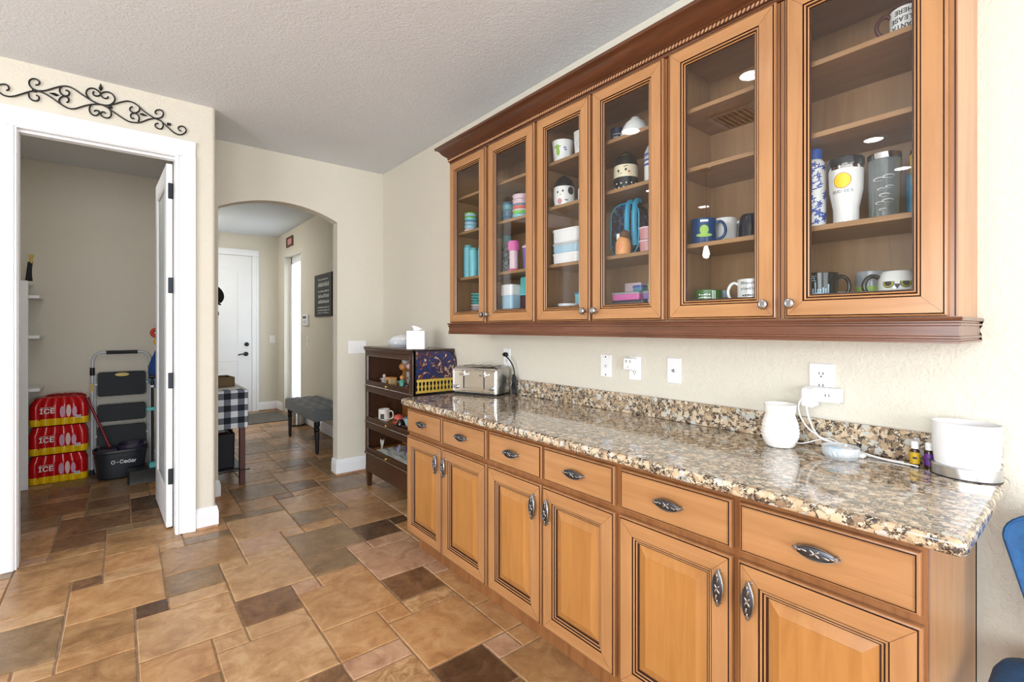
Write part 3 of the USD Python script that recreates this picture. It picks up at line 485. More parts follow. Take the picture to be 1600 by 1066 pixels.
Z0, Z1, Z2, Z3 = ZF, *SHELF
def facing(x, y): return math.atan2(-y, -x)
def shell(R, H, t=.004, r0=None, lip=.0015):
    """Open vessel profile: outside up, over the lip, inside down."""
    r0 = R if r0 is None else r0
    return [(0, 0), (r0 - .004, 0), (r0, .004), (R, H - lip), (R - t / 2, H), (R - t, H - lip), (r0 - t, t + .002), (0, t + .002)]
def handle_loop(R, z0, z1, ang, out=.032, r=.0055, c=(0, 0, 0)):
    p = [(R - .002, z1), (R + out * .6, z1 + .004), (R + out, (z0 + z1) / 2 + .008), (R + out * .8, z0 + .01), (R - .002, z0)]
    return tube([(c[0] + a * math.cos(ang), c[1] + a * math.sin(ang), c[2] + z) for a, z in p], r, 10, True, 18)
def mug(label, x, y, z, R, H, mat, hang=None, hmat=None, r0=None, upside=False, decor=(), name='mug', cate='mug', group=None):
    """decor: list of (name, flat drawing mesh, angle offset from the camera side, height of its middle, material)."""
    t = thing(name, label, cate, (x, y, z + .0005), 0, group)
    m = lathe(shell(R, H, .004, r0), 40)
    if upside: m.vertices[:, 2] = H - m.vertices[:, 2]; m.invert()
    part(t, 'body', m, mat, 40)
    if hang is not None: part(t, 'handle', handle_loop(R if r0 is None else (R + r0) / 2, H * .2, H * .8, hang), hmat or mat, 40)
    f = facing(x, y); rr = (lambda q: R) if r0 is None else (lambda q: r0 + (R - r0) * min(max(q / H, 0), 1))
    for nm, d, da, zc, mt in decor: part(t, nm, wrap(d, rr(zc), f + da, zc, rfun=lambda q: rr(q) + .0002), mt)
    return t
def flatp(poly, h=.0006): return ext(poly, h)
def scribble(w, n, h, seed):
    """Rows of illegible script strokes."""
    rng = np.random.default_rng(seed); S_ = []
    for k in range(n):
        x = -w / 2
        while x < w / 2 - .002:
            l = rng.uniform(.003, .007); S_.append(sbox(x, -k * h, min(x + l, w / 2), -k * h + h * rng.uniform(.3, .55))); x += l + rng.uniform(.0012, .003)
    return affinity.translate(unary_union(S_), 0, (n - 1) * h / 2)
# ------------------------------------------------------------------ inside the far upper cabinet
def tier(parent, R, z, h, mat, lid=None, name='container'):
    p = part(parent, name, lathe([(0, z), (R - .008, z), (R - .003, z + .006), (R, z + h - .006), (R + .002, z + h - .005), (R + .002, z + h), (0, z + h)], 28), mat, 40)
    return p
def stack(nm, label, x, y, z, R, mats, h, group=None):
    """Stacked round lidded tubs: each its own thing."""
    for k, mt in enumerate(mats):
        lb = label[k] if isinstance(label, (list, tuple)) else label
        t = thing(nm, lb, 'food container', (x, y, z + .0005 + k * (h + .001)), .3 * k, group)
        part(t, 'tub', lathe([(0, 0), (R - .007, 0), (R - .003, .005), (R - .002, h * .66), (0, h * .66)], 28), mt[0], 40)
        part(t, 'lid', lathe([(0, h * .62), (R, h * .62), (R + .001, h * .8), (R - .003, h * .97), (R - .008, h), (0, h)], 28), mt[1], 40)
stack('lidded_tub', ['white round tub with pale pink lid, lowest of the green-topped stack', 'pale blue round tub, second from bottom of the green-topped stack', 'blue-lidded round tub under the two green-lidded ones', 'round tub with green lid, second from top of its stack', 'round tub with bright green lid, topmost of its stack at far left'],
      1.75, 2.590, Z2, .042, [('white_plastic', 'pale_pink'), ('pale_blue', 'aqua'), ('pale_blue', 'mid_blue'), ('aqua', 'lid_green'), ('pale_blue', 'lid_green')], .0255)
stack('blue_tub', ['pale blue small tub, lowest of the stack beside the green-lidded tubs', 'pale blue small tub, second in the stack beside the green-lidded tubs', 'pale blue small tub, third in the stack beside the green-lidded tubs', 'pale blue small tub, fourth in the stack beside the green-lidded tubs', 'white-lidded small tub, topmost of the stack beside the green-lidded tubs'],
      1.78, 2.470, Z2, .034, [('aqua', 'mid_blue'), ('pale_blue', 'aqua'), ('aqua', 'mid_blue'), ('pale_blue', 'aqua'), ('aqua', 'white_plastic')], .030)
def teal_bottle(label, x, y, R, H):
    t = thing('teal_bottle', label, 'bottle', (x, y, Z1 + .0005)); part(t, 'body', lathe([(0, 0), (R - .003, 0), (R, .004), (R, H * .17), (R - .001, H * .172), (R - .001, H * .18), (R, H * .182), (R, H - .012), (R - .006, H - .002), (0, H - .001)], 28), 'aqua', 40)
    part(t, 'lid', lathe([(0, H), (R - .004, H - .001), (R - .004, H + .006), (R - .007, H + .009), (0, H + .010)], 28), 'teal', 40)
teal_bottle('tall teal bottle at the far left end of its shelf', 1.74, 2.605, .029, .205)
teal_bottle('teal bottle in front, second from the left, slightly shorter', 1.71, 2.500, .027, .172)
teal_bottle('teal bottle partly hidden behind the door stile, third of its row', 1.715, 2.415, .026, .172)
teal_bottle('tallest teal bottle standing behind the other teal bottles', 1.82, 2.545, .029, .232)
BOWLS = ['white bowl at the very bottom of the nested bowl stack', 'pale bowl second from the bottom of the nested bowl stack', 'white bowl third from the bottom of the nested bowl stack', 'pale bowl topmost of the white ones, just under the teal bowls', 'teal bowl lowest of the teal ones in the nested stack', 'teal bowl second lowest of the teal ones in the nested stack', 'teal bowl second from the top of the nested stack', 'teal bowl on top of the nested bowl stack']
for k in range(8):
    solo('bowl', BOWLS[k], 'bowl',
         lathe([(0, 0), (.045, 0), (.062, .010), (.066, .0165), (.064, .0165), (.058, .012), (.04, .0045), (0, .0045)], 32, (1.775, 2.510, Z0 + .0005 + k * .0175)), 'teal' if k > 3 else ('white_plastic' if k % 2 else 'pale_pink'), 40)
stack('teal_tub', ['teal tub with domed lid, lowest of the three stacked teal tubs', 'teal tub with domed lid, middle of the three stacked teal tubs', 'teal tub with domed lid, top of the three stacked teal tubs'], 1.78, 2.250, Z2, .036, [('mid_blue', 'mid_blue'), ('mid_blue', 'mid_blue'), ('aqua', 'mid_blue')], .044)
stack('pastel_tub', ['aqua tub at the bottom of the pastel stack', 'pastel tub with green lid in the pastel stack', 'pastel tub with coral lid in the pastel stack', 'pale lilac tub second from the top of the pastel stack', 'pale lilac tub on top of the pastel stack'], 1.745, 2.075, Z2, .052, [('aqua', 'aqua'), ('lid_green', 'pale_pink'), ('coral', 'mid_blue'), ('pale_pink', 'pale_pink'), ('pale_pink', 'pale_pink')], .0265)
solo('black_pot', 'small black pot with ring handle behind the pastel tubs', 'pot', cat(lathe(shell(.05, .15, .004), 28, (1.85, 2.06, Z2 + .0005)), handle_loop(.05, .09, .14, -2.4, .025, .005, (1.85, 2.06, Z2))), 'mug_black', 40)
t = thing('patterned_bottle', 'dark grey floral patterned bottle with teal lid', 'bottle', (1.80, 2.280, Z1 + .0005)); part(t, 'body', lathe([(0, 0), (.030, 0), (.032, .004), (.032, .18), (.026, .195), (0, .196)], 28), 'dark_pattern', 40); part(t, 'lid', lathe([(0, .195), (.029, .195), (.029, .228), (.025, .235), (0, .236)], 28), 'teal_dark', 40)
t = thing('pink_bottle', 'clear pink bottle with hot pink lid and base', 'bottle', (1.725, 2.120, Z1 + .0005)); part(t, 'body', lathe([(0, .012), (.025, .012), (.025, .118), (0, .118)], 28), 'pale_pink', 40); part(t, 'lid', lathe([(0, .117), (.033, .117), (.034, .16), (.028, .172), (0, .174)], 28), 'pink', 40); part(t, 'base', lathe([(0, 0), (.03, 0), (.031, .010), (.026, .014), (0, .014)], 28), 'hot_pink', 40)
t = thing('purple_tumbler', 'purple tumbler with pale lid behind the right stile of its door', 'tumbler', (1.78, 2.062, Z1 + .0005)); part(t, 'body', lathe(shell(.031, .13, .003, .024), 28), 'purple', 40); part(t, 'lid', lathe([(0, .13), (.033, .13), (.033, .14), (.02, .15), (0, .152)], 28), 'pale_pink', 40)
t = thing('canister', 'frosted white square canister on the cabinet floor', 'canister', (1.76, 2.175, Z0 + .0005)); part(t, 'body', rloft(-.05, .05, -.05, .05, .018, [(.004, 0), (0, .006), (0, .158), (.002, .162)]), 'pale_blue', 40); part(t, 'lid', rloft(-.052, .052, -.052, .052, .018, [(0, .108), (-.001, .112), (0, .168), (.006, .172)]), 'white_plastic', 40)
t = thing('teal_box', 'teal box standing on a dark red box beside the white canister', 'box', (1.80, 2.080, Z0 + .1065)); part(t, 'body', bx(-.035, .035, -.035, .035, 0, .105, .006), 'teal'); part(t, 'rim', bx(-.037, .037, -.037, .037, .0, .012, .003), 'aqua')
solo('dark_red_box', 'dark red box under the teal box', 'box', bx(1.765, 1.835, 2.045, 2.115, Z0 + .0005, Z0 + .106, .004), 'dark_red')
# ------------------------------------------------------------------ inside the middle upper cabinet
ell = lambda rx, ry, x=0, y=0: flatp(disc_poly(rx, ry, x, y))
mug('white round bowl mug with a green blotch, on the top shelf', 1.75, 1.755, Z3, .056, .115, 'white_ceramic', r0=.045, name='bowl_mug', decor=[('green_patch', flatp(unary_union([disc_poly(.012, .011, 0, .016), disc_poly(.010, .020, .003, -.008), disc_poly(.02, .005, 0, .017)])), -.55, .062, 'lime'), ('blue_patch', flatp(unary_union([disc_poly(.008, .003, 0, .004), disc_poly(.008, .003, .004, -.006)])), .20, .068, 'ink_blue')])
mug('white mug with grey outline drawing, beside the round bowl mug', 1.77, 1.640, Z3, .042, .135, 'white_ceramic', r0=.034, decor=[('drawing', flatp(disc_poly(.016, .02).difference(disc_poly(.0145, .0185)).union(disc_poly(.007, .003, .008, -.02))), -.3, .07, 'ink_grey')])
def jar(label, x, y, z, R, H, mat, lid_mat, decor=(), band=None):
    t = thing('lidded_jar', label, 'jar', (x, y, z + .0005)); h = H * .62
    part(t, 'body', lathe([(0, 0), (R * .82, 0), (R * .93, .006), (R, h * .35), (R, h * .9), (R * .97, h), (0, h)], 36), mat, 40)
    if band: part(t, 'band', lathe([(R * .84, .002), (R * .95, .006), (R * 1.012, h * .33), (R * 1.012, h * .5), (R, h * .52)], 36), band, 40)
    part(t, 'lid', lathe([(0, h), (R * 1.0, h), (R * .98, h + .008), (R * .8, h + (H - h) * .55), (R * .42, h + (H - h) * .86), (0, h + (H - h) * .9)], 36), lid_mat, 40)
    part(t, 'knob', lathe([(0, H * .93), (.011, H * .94), (.013, H * .975), (.008, H), (0, H * 1.003)], 16), lid_mat, 40)
    f = facing(x, y)
    for nm, d, da, zc, mt in decor: part(t, nm, wrap(d, R * 1.013, f + da, zc), mt)
dot = lambda r: ell(r, r * 1.25)
jar('white jar with black domed lid, dot eyes and a black side patch', 1.75, 1.745, Z2, .054, .165, 'white_ceramic', 'mug_black', [('eye', dot(.0045), -.62, .072, 'ink_dark'), ('eye', dot(.0045), -.12, .076, 'ink_dark'), ('nose', ell(.003, .002), -.36, .058, 'ink_dark'), ('side_patch', ell(.017, .020), .66, .078, 'ink_dark'), ('pink_print', ell(.012, .014), -.42, .026, 'rose'), ('print', ell(.01, .004), .2, .03, 'ink_grey')])
jar('black and white jar half hidden by the left door stile', 1.79, 1.640, Z2, .034, .135, 'white_ceramic', 'mug_black', [('stripe', flatp(sbox(-.006, -.004, .006, .004)), -.5, z, 'ink_dark') for z in (.02, .04, .06)])
def lunch(label, z, h, mat, trim):
    t = thing('lunch_box', label, 'lunch box', (1.755, 1.70, Z1 + z), .06)
    part(t, 'tray', rloft(-.055, .055, -.085, .085, .025, [(.005, 0), (.001, .006), (0, h - .014)]), mat, 40); part(t, 'lid', rloft(-.057, .057, -.087, .087, .025, [(0, h - .014), (-.001, h - .010), (0, h - .002), (.004, h)]), trim, 40)
lunch('white oblong lunch box at the bottom of the stack of three', .0005, .055, 'white_plastic', 'white_plastic'); lunch('pale blue oblong lunch box in the middle of the stack of three', .0565, .05, 'pale_blue', 'light_grey'); lunch('deep white lunch box with rounded lid on top of the stack of three', .1075, .068, 'white_plastic', 'white_plastic')
mug('shallow white bowl with small pattern on the cabinet floor', 1.735, 1.690, Z0, .062, .042, 'white_ceramic', r0=.045, name='shallow_bowl', cate='bowl', decor=[('dot', ell(.004, .003), a, .025, 'rose' if k % 2 else 'ink_grey') for k, a in enumerate((-.8, -.4, 0, .4, .8))])
t = thing('aqua_container', 'translucent aqua container with rim, behind the shallow bowl', 'food container', (1.85, 1.685, Z0 + .0005)); part(t, 'body', rloft(-.04, .04, -.05, .05, .015, [(.006, 0), (.002, .006), (0, .095)]), 'aqua', 40); part(t, 'lid', rloft(-.043, .043, -.053, .053, .015, [(0, .095), (-.001, .098), (.002, .104)]), 'mid_blue', 40)
mug('small navy and white patterned cup at the left end of the top shelf', 1.78, 1.430, Z3, .034, .085, 'navy', r0=.028, name='cup', cate='cup', decor=[('lettering', flatp(scribble(.04, 2, .014, 3)), 0, .045, 'light_grey')])
solo('serving_bowl', 'white bowl turned upside down on the top shelf', 'bowl', lathe([(.068, 0), (.069, .006), (.062, .04), (.045, .072), (.022, .09), (.02, .096), (0, .096)], 36, (1.765, 1.318, Z3 + .0005)), 'white_ceramic', 40)
solo('navy_vase', 'small round navy vase with pale lip, right of the upturned bowl', 'vase', lathe([(0, 0), (.022, 0), (.034, .03), (.036, .06), (.026, .095), (.018, .11), (.022, .14), (.019, .14), (.015, .11), (0, .1)], 28, (1.785, 1.210, Z3 + .0005)), 'navy', 40)
jar('cream jar with black lid, gold tag, dot eyes and a white-dotted black base', 1.76, 1.366, Z2, .054, .182, 'cream', 'mug_black', [('eye', dot(.0048), -.62, .085, 'ink_dark'), ('eye', dot(.0048), .0, .088, 'ink_dark'), ('brow', flatp(affinity.rotate(sbox(-.011, -.0012, .011, .0012), 14)), .0, .103, 'ink_dark'), ('cheek', ell(.005, .005), .26, .079, 'coral'), ('mouth', flatp(affinity.rotate(sbox(-.007, -.0008, .007, .0008), 8)), -.4, .073, 'ink_dark')] + [('dot', ell(.0034, .0034), -1.0 + (k % 5) * .42 + .2 * (k // 5), .012 + .018 * (k // 5), 'white_plastic') for k in range(10)], band='mug_black')
part('/World/lidded_jar_002', 'gold_tag', wrap(flatp(sbox(-.013, -.010, .013, .010), .003), .034, facing(1.76, 1.366) - .1, .148), 'gold')
t = thing('white_canister', 'white canister with navy bands and a rounded top', 'canister', (1.775, 1.232, Z2 + .0005)); part(t, 'body', lathe([(0, 0), (.036, 0), (.038, .004), (.038, .118), (0, .118)], 32), 'white_ceramic', 40); part(t, 'lid', lathe([(0, .118), (.038, .118), (.037, .145), (.026, .172), (0, .186)], 32), 'light_grey', 40)
for z in (.085, .105, .128): part(t, 'band', lathe([(.0383, z), (.039, z + .001), (.039, z + .008), (.0383, z + .009)], 32), 'ink_blue')
t = thing('clear_backpack', 'small printed dark see-through backpack with bright blue straps', 'backpack', (1.825, 1.384, Z1 + .0005))
stage.GetPrimAtPath(t).GetAttribute('xformOpOrder'); UsdGeom.Xformable(stage.GetPrimAtPath(t)).AddScaleOp().Set(Gf.Vec3f(.95, .95, .95))
part(t, 'body', loft([np.column_stack([np.full(16, 0) + q[0], q[1], q[2]]) for q in [(-.05, *rrect(-.078, .078, .02, .24, .05, 4).T), (-.056, *rrect(-.082, .082, .008, .256, .06, 4).T), (.02, *rrect(-.082, .082, .006, .258, .06, 4).T), (.03, *rrect(-.076, .076, .014, .25, .06, 4).T)]]), 'clear_print', 40)
for yy in (-.022, -.064): part(t, 'strap', tube([(-.058, yy, .05), (-.064, yy, .12), (-.066, yy - .002, .2), (-.05, yy, .256), (-.02, yy, .262)], .013, 8, True, 20).apply_transform(np.diag([1, 1, 1, 1])), 'strap_blue', 40)
part(t, 'piping', tube([(-.054, y_, z_) for y_, z_ in rrect(-.082, .082, .008, .257, .06, 5)] + [(-.054, .082, .197)], .004, 6), 'strap_blue', 40)
t = thing('purple_bag', 'dark purple printed pouch behind the pink cups', 'bag', (1.86, 1.205, Z1 + .0005)); part(t, 'body', rloft(-.03, .03, -.07, .07, .02, [(.004, 0), (0, .01), (0, .19), (.012, .215)]), 'oil_purple', 40); part(t, 'flap', rloft(-.032, .032, -.05, .05, .02, [(0, .14), (0, .19), (.010, .217)]), 'navy', 40)
t = thing('honey_bottle', 'squat tan bottle with brown stopper and red diamond, in front of the backpack', 'bottle', (1.708, 1.340, Z1 + .0005)); part(t, 'body', lathe([(0, 0), (.030, 0), (.034, .006), (.033, .05), (.026, .07), (.018, .078), (0, .078)], 28), 'orange', 40); part(t, 'stopper', xf(lathe([(0, -.016), (.012, -.015), (.02, -.004), (.02, .006), (.012, .016), (0, .017)], 20), [[0, 0, 1], [0, 1, 0], [-1, 0, 0]], (-.004, -.012, .088)), 'brown', 40); part(t, 'emblem', wrap(flatp(Polygon([(-.012, 0), (0, .016), (.012, 0), (0, -.016)]).difference(Polygon([(-.008, 0), (0, .011), (.008, 0), (0, -.011)]))), .0335, facing(1.72, 1.34) - .45, .036), 'coral'); part(t, 'tag', bx(-.012, -.006, .012, .028, .068, .096, .002), 'white_plastic')
for k, lb in enumerate(('rose pink cup at the bottom of the pair', 'rose pink cup on top of the pair')):
    t = thing('pink_cup', lb, 'cup', (1.755, 1.245, Z1 + .0005 + k * .056)); part(t, 'body', lathe(shell(.036, .055, .003, .033), 28), 'rose', 40); part(t, 'rim', lathe([(.0355, .048), (.0375, .049), (.0375, .055), (.033, .0555)], 28), 'pale_pink', 40)
for k, (lb, x, y, w, d, h, zz, m1, m2) in enumerate((('flat see-through box with navy lid on the cabinet floor', 1.765, 1.335, .075, .17, .044, 0, 'clear_plastic', 'navy'), ('flat box holding something pink, second layer', 1.765, 1.35, .07, .15, .036, .0455, 'pink', 'clear_plastic'), ('small box with purple contents, right of the pink one', 1.77, 1.232, .075, .055, .036, .0455, 'purple', 'clear_plastic'), ('flat see-through box with pale lid, right of the navy-lidded box', 1.77, 1.20, .075, .07, .044, 0, 'clear_plastic', 'pale_blue'), ('small box with blue lid on top of the pink box', 1.775, 1.30, .05, .05, .026, .083, 'mid_blue', 'cap_blue'), ('small box with lime green lid at the right of the pile', 1.775, 1.225, .05, .05, .03, .083, 'lime', 'lid_green'))):
    t = thing('snack_box', lb, 'food container', (x, y, Z0 + .0005 + zz)); part(t, 'tray', rloft(-w / 2, w / 2, -d / 2, d / 2, .012, [(.004, 0), (.001, .004), (0, h - .010)]), m1, 40); part(t, 'lid', rloft(-w / 2 - .001, w / 2 + .001, -d / 2 - .001, d / 2 + .001, .012, [(0, h - .010), (0, h - .002), (.003, h)]), m2, 40)
solo('frosted_box', 'large pale frosted box behind the flat boxes', 'box', rloft(1.86, 1.93, 1.36, 1.455, .01, [(.002, Z0 + .0005), (0, Z0 + .004), (0, Z0 + .13), (.003, Z0 + .134)]), 'pale_pink', 40)
# ------------------------------------------------------------------ inside the near upper cabinet
mug('blue mug with a pale green blot and white label', 1.745, .985, Z1, .047, .098, 'mug_blue', facing(1.745, .985) + 1.35, decor=[('label', flatp(sbox(-.014, -.004, .014, .004)), .05, .086, 'white_plastic'), ('green_print', flatp(unary_union([disc_poly(.016, .018, 0, .008), disc_poly(.03, .007, 0, -.012)])), .05, .044, 'lime')])
mug('white mug behind the blue mug, handle to the right', 1.84, .948, Z1, .044, .108, 'white_ceramic', facing(1.84, .948) + 1.4)
solo('dark_mug', 'glossy black rounded mug turned upside down, right of the blue mug', 'mug', lathe([(.042, 0), (.045, .004), (.044, .05), (.039, .085), (.030, .098), (0, .1)], 36, (1.80, .830, Z1 + .0005)), 'mug_dark', 40)
mug('low green mug with white lettering on the cabinet floor', 1.76, .975, Z0, .050, .068, 'tin_green', name='green_mug', decor=[('lettering', flatp(scribble(.045, 3, .011, 5)), -.25, .035, 'white_plastic'), ('stripe', flatp(sbox(-.002, -.03, .002, .03)), .35, .034, 'white_plastic'), ('stripe', flatp(sbox(-.002, -.03, .002, .03)), .5, .034, 'white_plastic')])
mug('white mug with grey script, right of the green mug', 1.77, .815, Z0, .046, .098, 'white_ceramic', facing(1.77, .815) - 1.3, decor=[('script', flatp(scribble(.05, 2, .02, 8)), -.25, .068, 'ink_grey'), ('script', flatp(scribble(.042, 2, .012, 9)), -.2, .030, 'ink_dark')])
mug('white mug at the far right behind the stile of its door', 1.755, .715, Z0, .044, .075, 'white_ceramic', name='short_mug', decor=[('script', flatp(scribble(.04, 3, .014, 10)), -.5, .04, 'ink_dark')])
t = thing('salt_shaker', 'small red shaker with white cap between the green and white mugs', 'shaker', (1.87, .965, Z0 + .0005)); part(t, 'body', lathe([(0, 0), (.013, 0), (.014, .03), (.011, .042), (0, .043)], 16), 'logo_red', 40); part(t, 'cap', lathe([(0, .043), (.012, .043), (.012, .066), (.008, .072), (0, .073)], 16), 'pale_blue', 40)
mx_, my_ = 1.76, .368
t = mug('white enamel mug with dark rim, upside down, reading SANTA PLEASE HERE', mx_, my_, Z3, .040, .088, 'white_ceramic', facing(mx_, my_) - 1.25, 'dark_red', upside=True, name='upturned_mug')
part(t, 'dark_rim', lathe([(.040, .083), (.0412, .084), (.0412, .089), (.038, .089)], 32), 'dark_red', 40)
for w_, zc in (('HERE', .068), ('PLEASE', .047), ('SANTA', .026)): part(t, 'lettering', wrap(rotm(ctext(w_, .0125, .0006), [0, 0, 1], math.pi), .0402, facing(mx_, my_) - .2, zc), 'ink_dark')
t = thing('floral_bottle', 'white bottle with blue flowers and a blue cap', 'bottle', (1.76, .607, Z1 + .0005)); part(t, 'body', lathe([(0, 0), (.031, 0), (.034, .005), (.034, .200), (.030, .215), (.023, .226), (0, .226)], 32), 'white_ceramic', 40); part(t, 'cap', lathe([(0, .225), (.022, .225), (.022, .257), (.019, .261), (0, .261)], 28), 'cap_blue', 40)
rng = np.random.default_rng(4)
for k in range(40):
    fl_ = unary_union([affinity.rotate(disc_poly(.0052, .0024, .0048, 0, 8), 72 * q, origin=(0, 0)) for q in range(5)]) if k % 2 else unary_union([affinity.rotate(disc_poly(.006, .0016, .005, 0, 8), q, origin=(0, 0)) for q in (20, 70, 200)])
    part(t, 'flower', wrap(flatp(affinity.scale(fl_, *(2 * [rng.uniform(.8, 1.5)])), .0005), .0342, facing(1.76, .607) + rng.uniform(-1.1, 1.1), .016 + .19 * (k + rng.random()) / 40), 'ink_blue')
t = thing('white_tumbler', 'white tumbler with steel rim, black lid and a round yellow badge', 'tumbler', (1.75, .515, Z1 + .0005))
tp = lambda z: .034 if z < .05 else .034 + .0125 * min((z - .05) / .05, 1) ** 1.0
part(t, 'body', lathe([(0, 0), (.032, 0), (.034, .003), (.0345, .05), (.040, .08), (.0445, .105), (.0465, .168), (0, .168)], 36), 'white_ceramic', 40); part(t, 'steel_rim', lathe([(0, .168), (.046, .168), (.044, .180), (0, .18)], 36), 'chrome', 40); part(t, 'lid', lathe([(0, .18), (.047, .18), (.048, .186), (.048, .202), (.044, .206), (0, .207)], 36), 'mug_black', 40)
ft = facing(1.75, .515); part(t, 'badge', wrap(ext(disc_poly(.0225), .0006), .0462, ft - .22, .131, rfun=lambda z: .0445 + (.002 * (z - .105) / .063) + .0004), 'sun_yellow'); part(t, 'badge_ring', wrap(ext(disc_poly(.0235).difference(disc_poly(.0222)), .0008), .0462, ft - .22, .131, rfun=lambda z: .0445 + (.002 * (z - .105) / .063) + .0004), 'logo_red')
part(t, 'lettering', wrap(ctext("BUC-EE'S", .0085, .0006), .0455, ft - .2, .099, rfun=lambda z: .0447), 'ink_grey')
t = thing('etched_tumbler', 'smoky glass tumbler with pale etched swirls and a steel rim', 'tumbler', (1.775, .424, Z1 + .0005)); part(t, 'body', lathe([(0, 0), (.036, 0), (.038, .004), (.042, .18), (0, .18)], 36), 'smoke_glass', 40); part(t, 'rim', lathe([(.040, .18), (.0425, .181), (.0425, .198), (.039, .2), (.038, .182)], 36), 'chrome', 40)
for k, (x_, z_, l_) in enumerate(((-.014, .12, .03), (.01, .126, .03), (-.008, .09, .02), (.012, .095, .022), (-.012, .05, .024), (.008, .055, .03), (.0, .072, .028), (-.004, .03, .02))): part(t, 'etching', wrap(flatp(disc_poly(l_ / 2, l_ / 5).difference(disc_poly(l_ / 2.4, l_ / 8, .002, -.001))), .041, facing(1.775, .424) + x_ / .04, z_, rfun=lambda z: .0383 + .004 * z / .18), 'light_grey')
solo('slim_tumbler', 'slim bright blue cup standing at the back between the etched and yellow tumblers', 'tumbler', lathe(shell(.014, .145, .003, .012), 20, (1.86, .378, Z1 + .0005)), 'cyan', 40)
t = thing('yellow_tumbler', 'yellow tapered cup with dark lid behind the right stile', 'tumbler', (1.80, .332, Z1 + .0005)); part(t, 'body', lathe(shell(.038, .185, .003, .026), 28), 'yellow', 40); part(t, 'lid', lathe([(0, .185), (.039, .185), (.036, .197), (0, .199)], 28), 'mug_black', 40)
rw = np.random.default_rng(12); tow = unary_union([sbox(-.022 + .007 * k, -.03, -.018 + .007 * k, rw.uniform(-.005, .024)) for k in range(7)] + [disc_poly(.02, .012, -.006, -.022)])
mug('black mug with a pale blue printed skyline, at the left of the cabinet floor', 1.755, .588, Z0, .050, .098, 'mug_black', facing(1.755, .588) + 1.3, r0=.044, name='black_mug', decor=[('print', flatp(tow), .0, .045, 'pale_blue'), ('print_lettering', flatp(scribble(.03, 3, .007, 12)), -.55, .078, 'pale_blue')])
t = thing('glass_tumbler', 'clear glass tumbler with a lime green band, behind the mugs', 'glass', (1.845, .475, Z0 + .0005)); part(t, 'body', lathe(shell(.042, .10, .003, .038), 32), 'clear_plastic', 40); part(t, 'band', lathe([(.0405, .03), (.0415, .031), (.0418, .052), (.041, .053)], 32), 'lime', 40)
solo('grey_tin', 'small pale grey tin seen through the handle of the black mug', 'tin', lathe([(0, 0), (.026, 0), (.027, .004), (.027, .04), (.025, .043), (0, .043)], 24, (1.87, .575, Z0 + .0005)), 'light_grey', 40)
xo, yo = 1.765, .392; fo = facing(xo, yo)
t = thing('owl_mug', 'white rounded owl-face mug with yellow eyes and black handle', 'mug', (xo, yo, Z0 + .0005))
part(t, 'body', lathe([(0, 0), (.032, 0), (.040, .008), (.0455, .035), (.045, .06), (.038, .082), (.034, .088), (.031, .086), (.036, .07), (.04, .04), (0, .01)], 36), 'white_ceramic', 40); part(t, 'handle', handle_loop(.045, .018, .07, fo - 1.35, .034, .0065), 'mug_black', 40)
for sg in (-1, 1):
    for nm, rx, ry, mt, dh in (('eye_outline', .0150, .0140, 'ink_dark', .0002), ('eye', .0132, .0120, 'owl_yellow', .0008), ('pupil', .0085, .0085, 'ink_dark', .0014)): part(t, nm, wrap(ext(disc_poly(rx, ry).difference(sbox(-.03, .005, .03, .03)), .0006), .0455, fo + .02 + sg * .46, .052, rfun=lambda z: .0452 + dh), mt)
part(t, 'beak', wrap(ext(Polygon([(-.007, .006), (.007, .006), (.004, -.002), (0, -.009), (-.004, -.002)]), .002), .0455, fo + .02, .043), 'ink_dark')
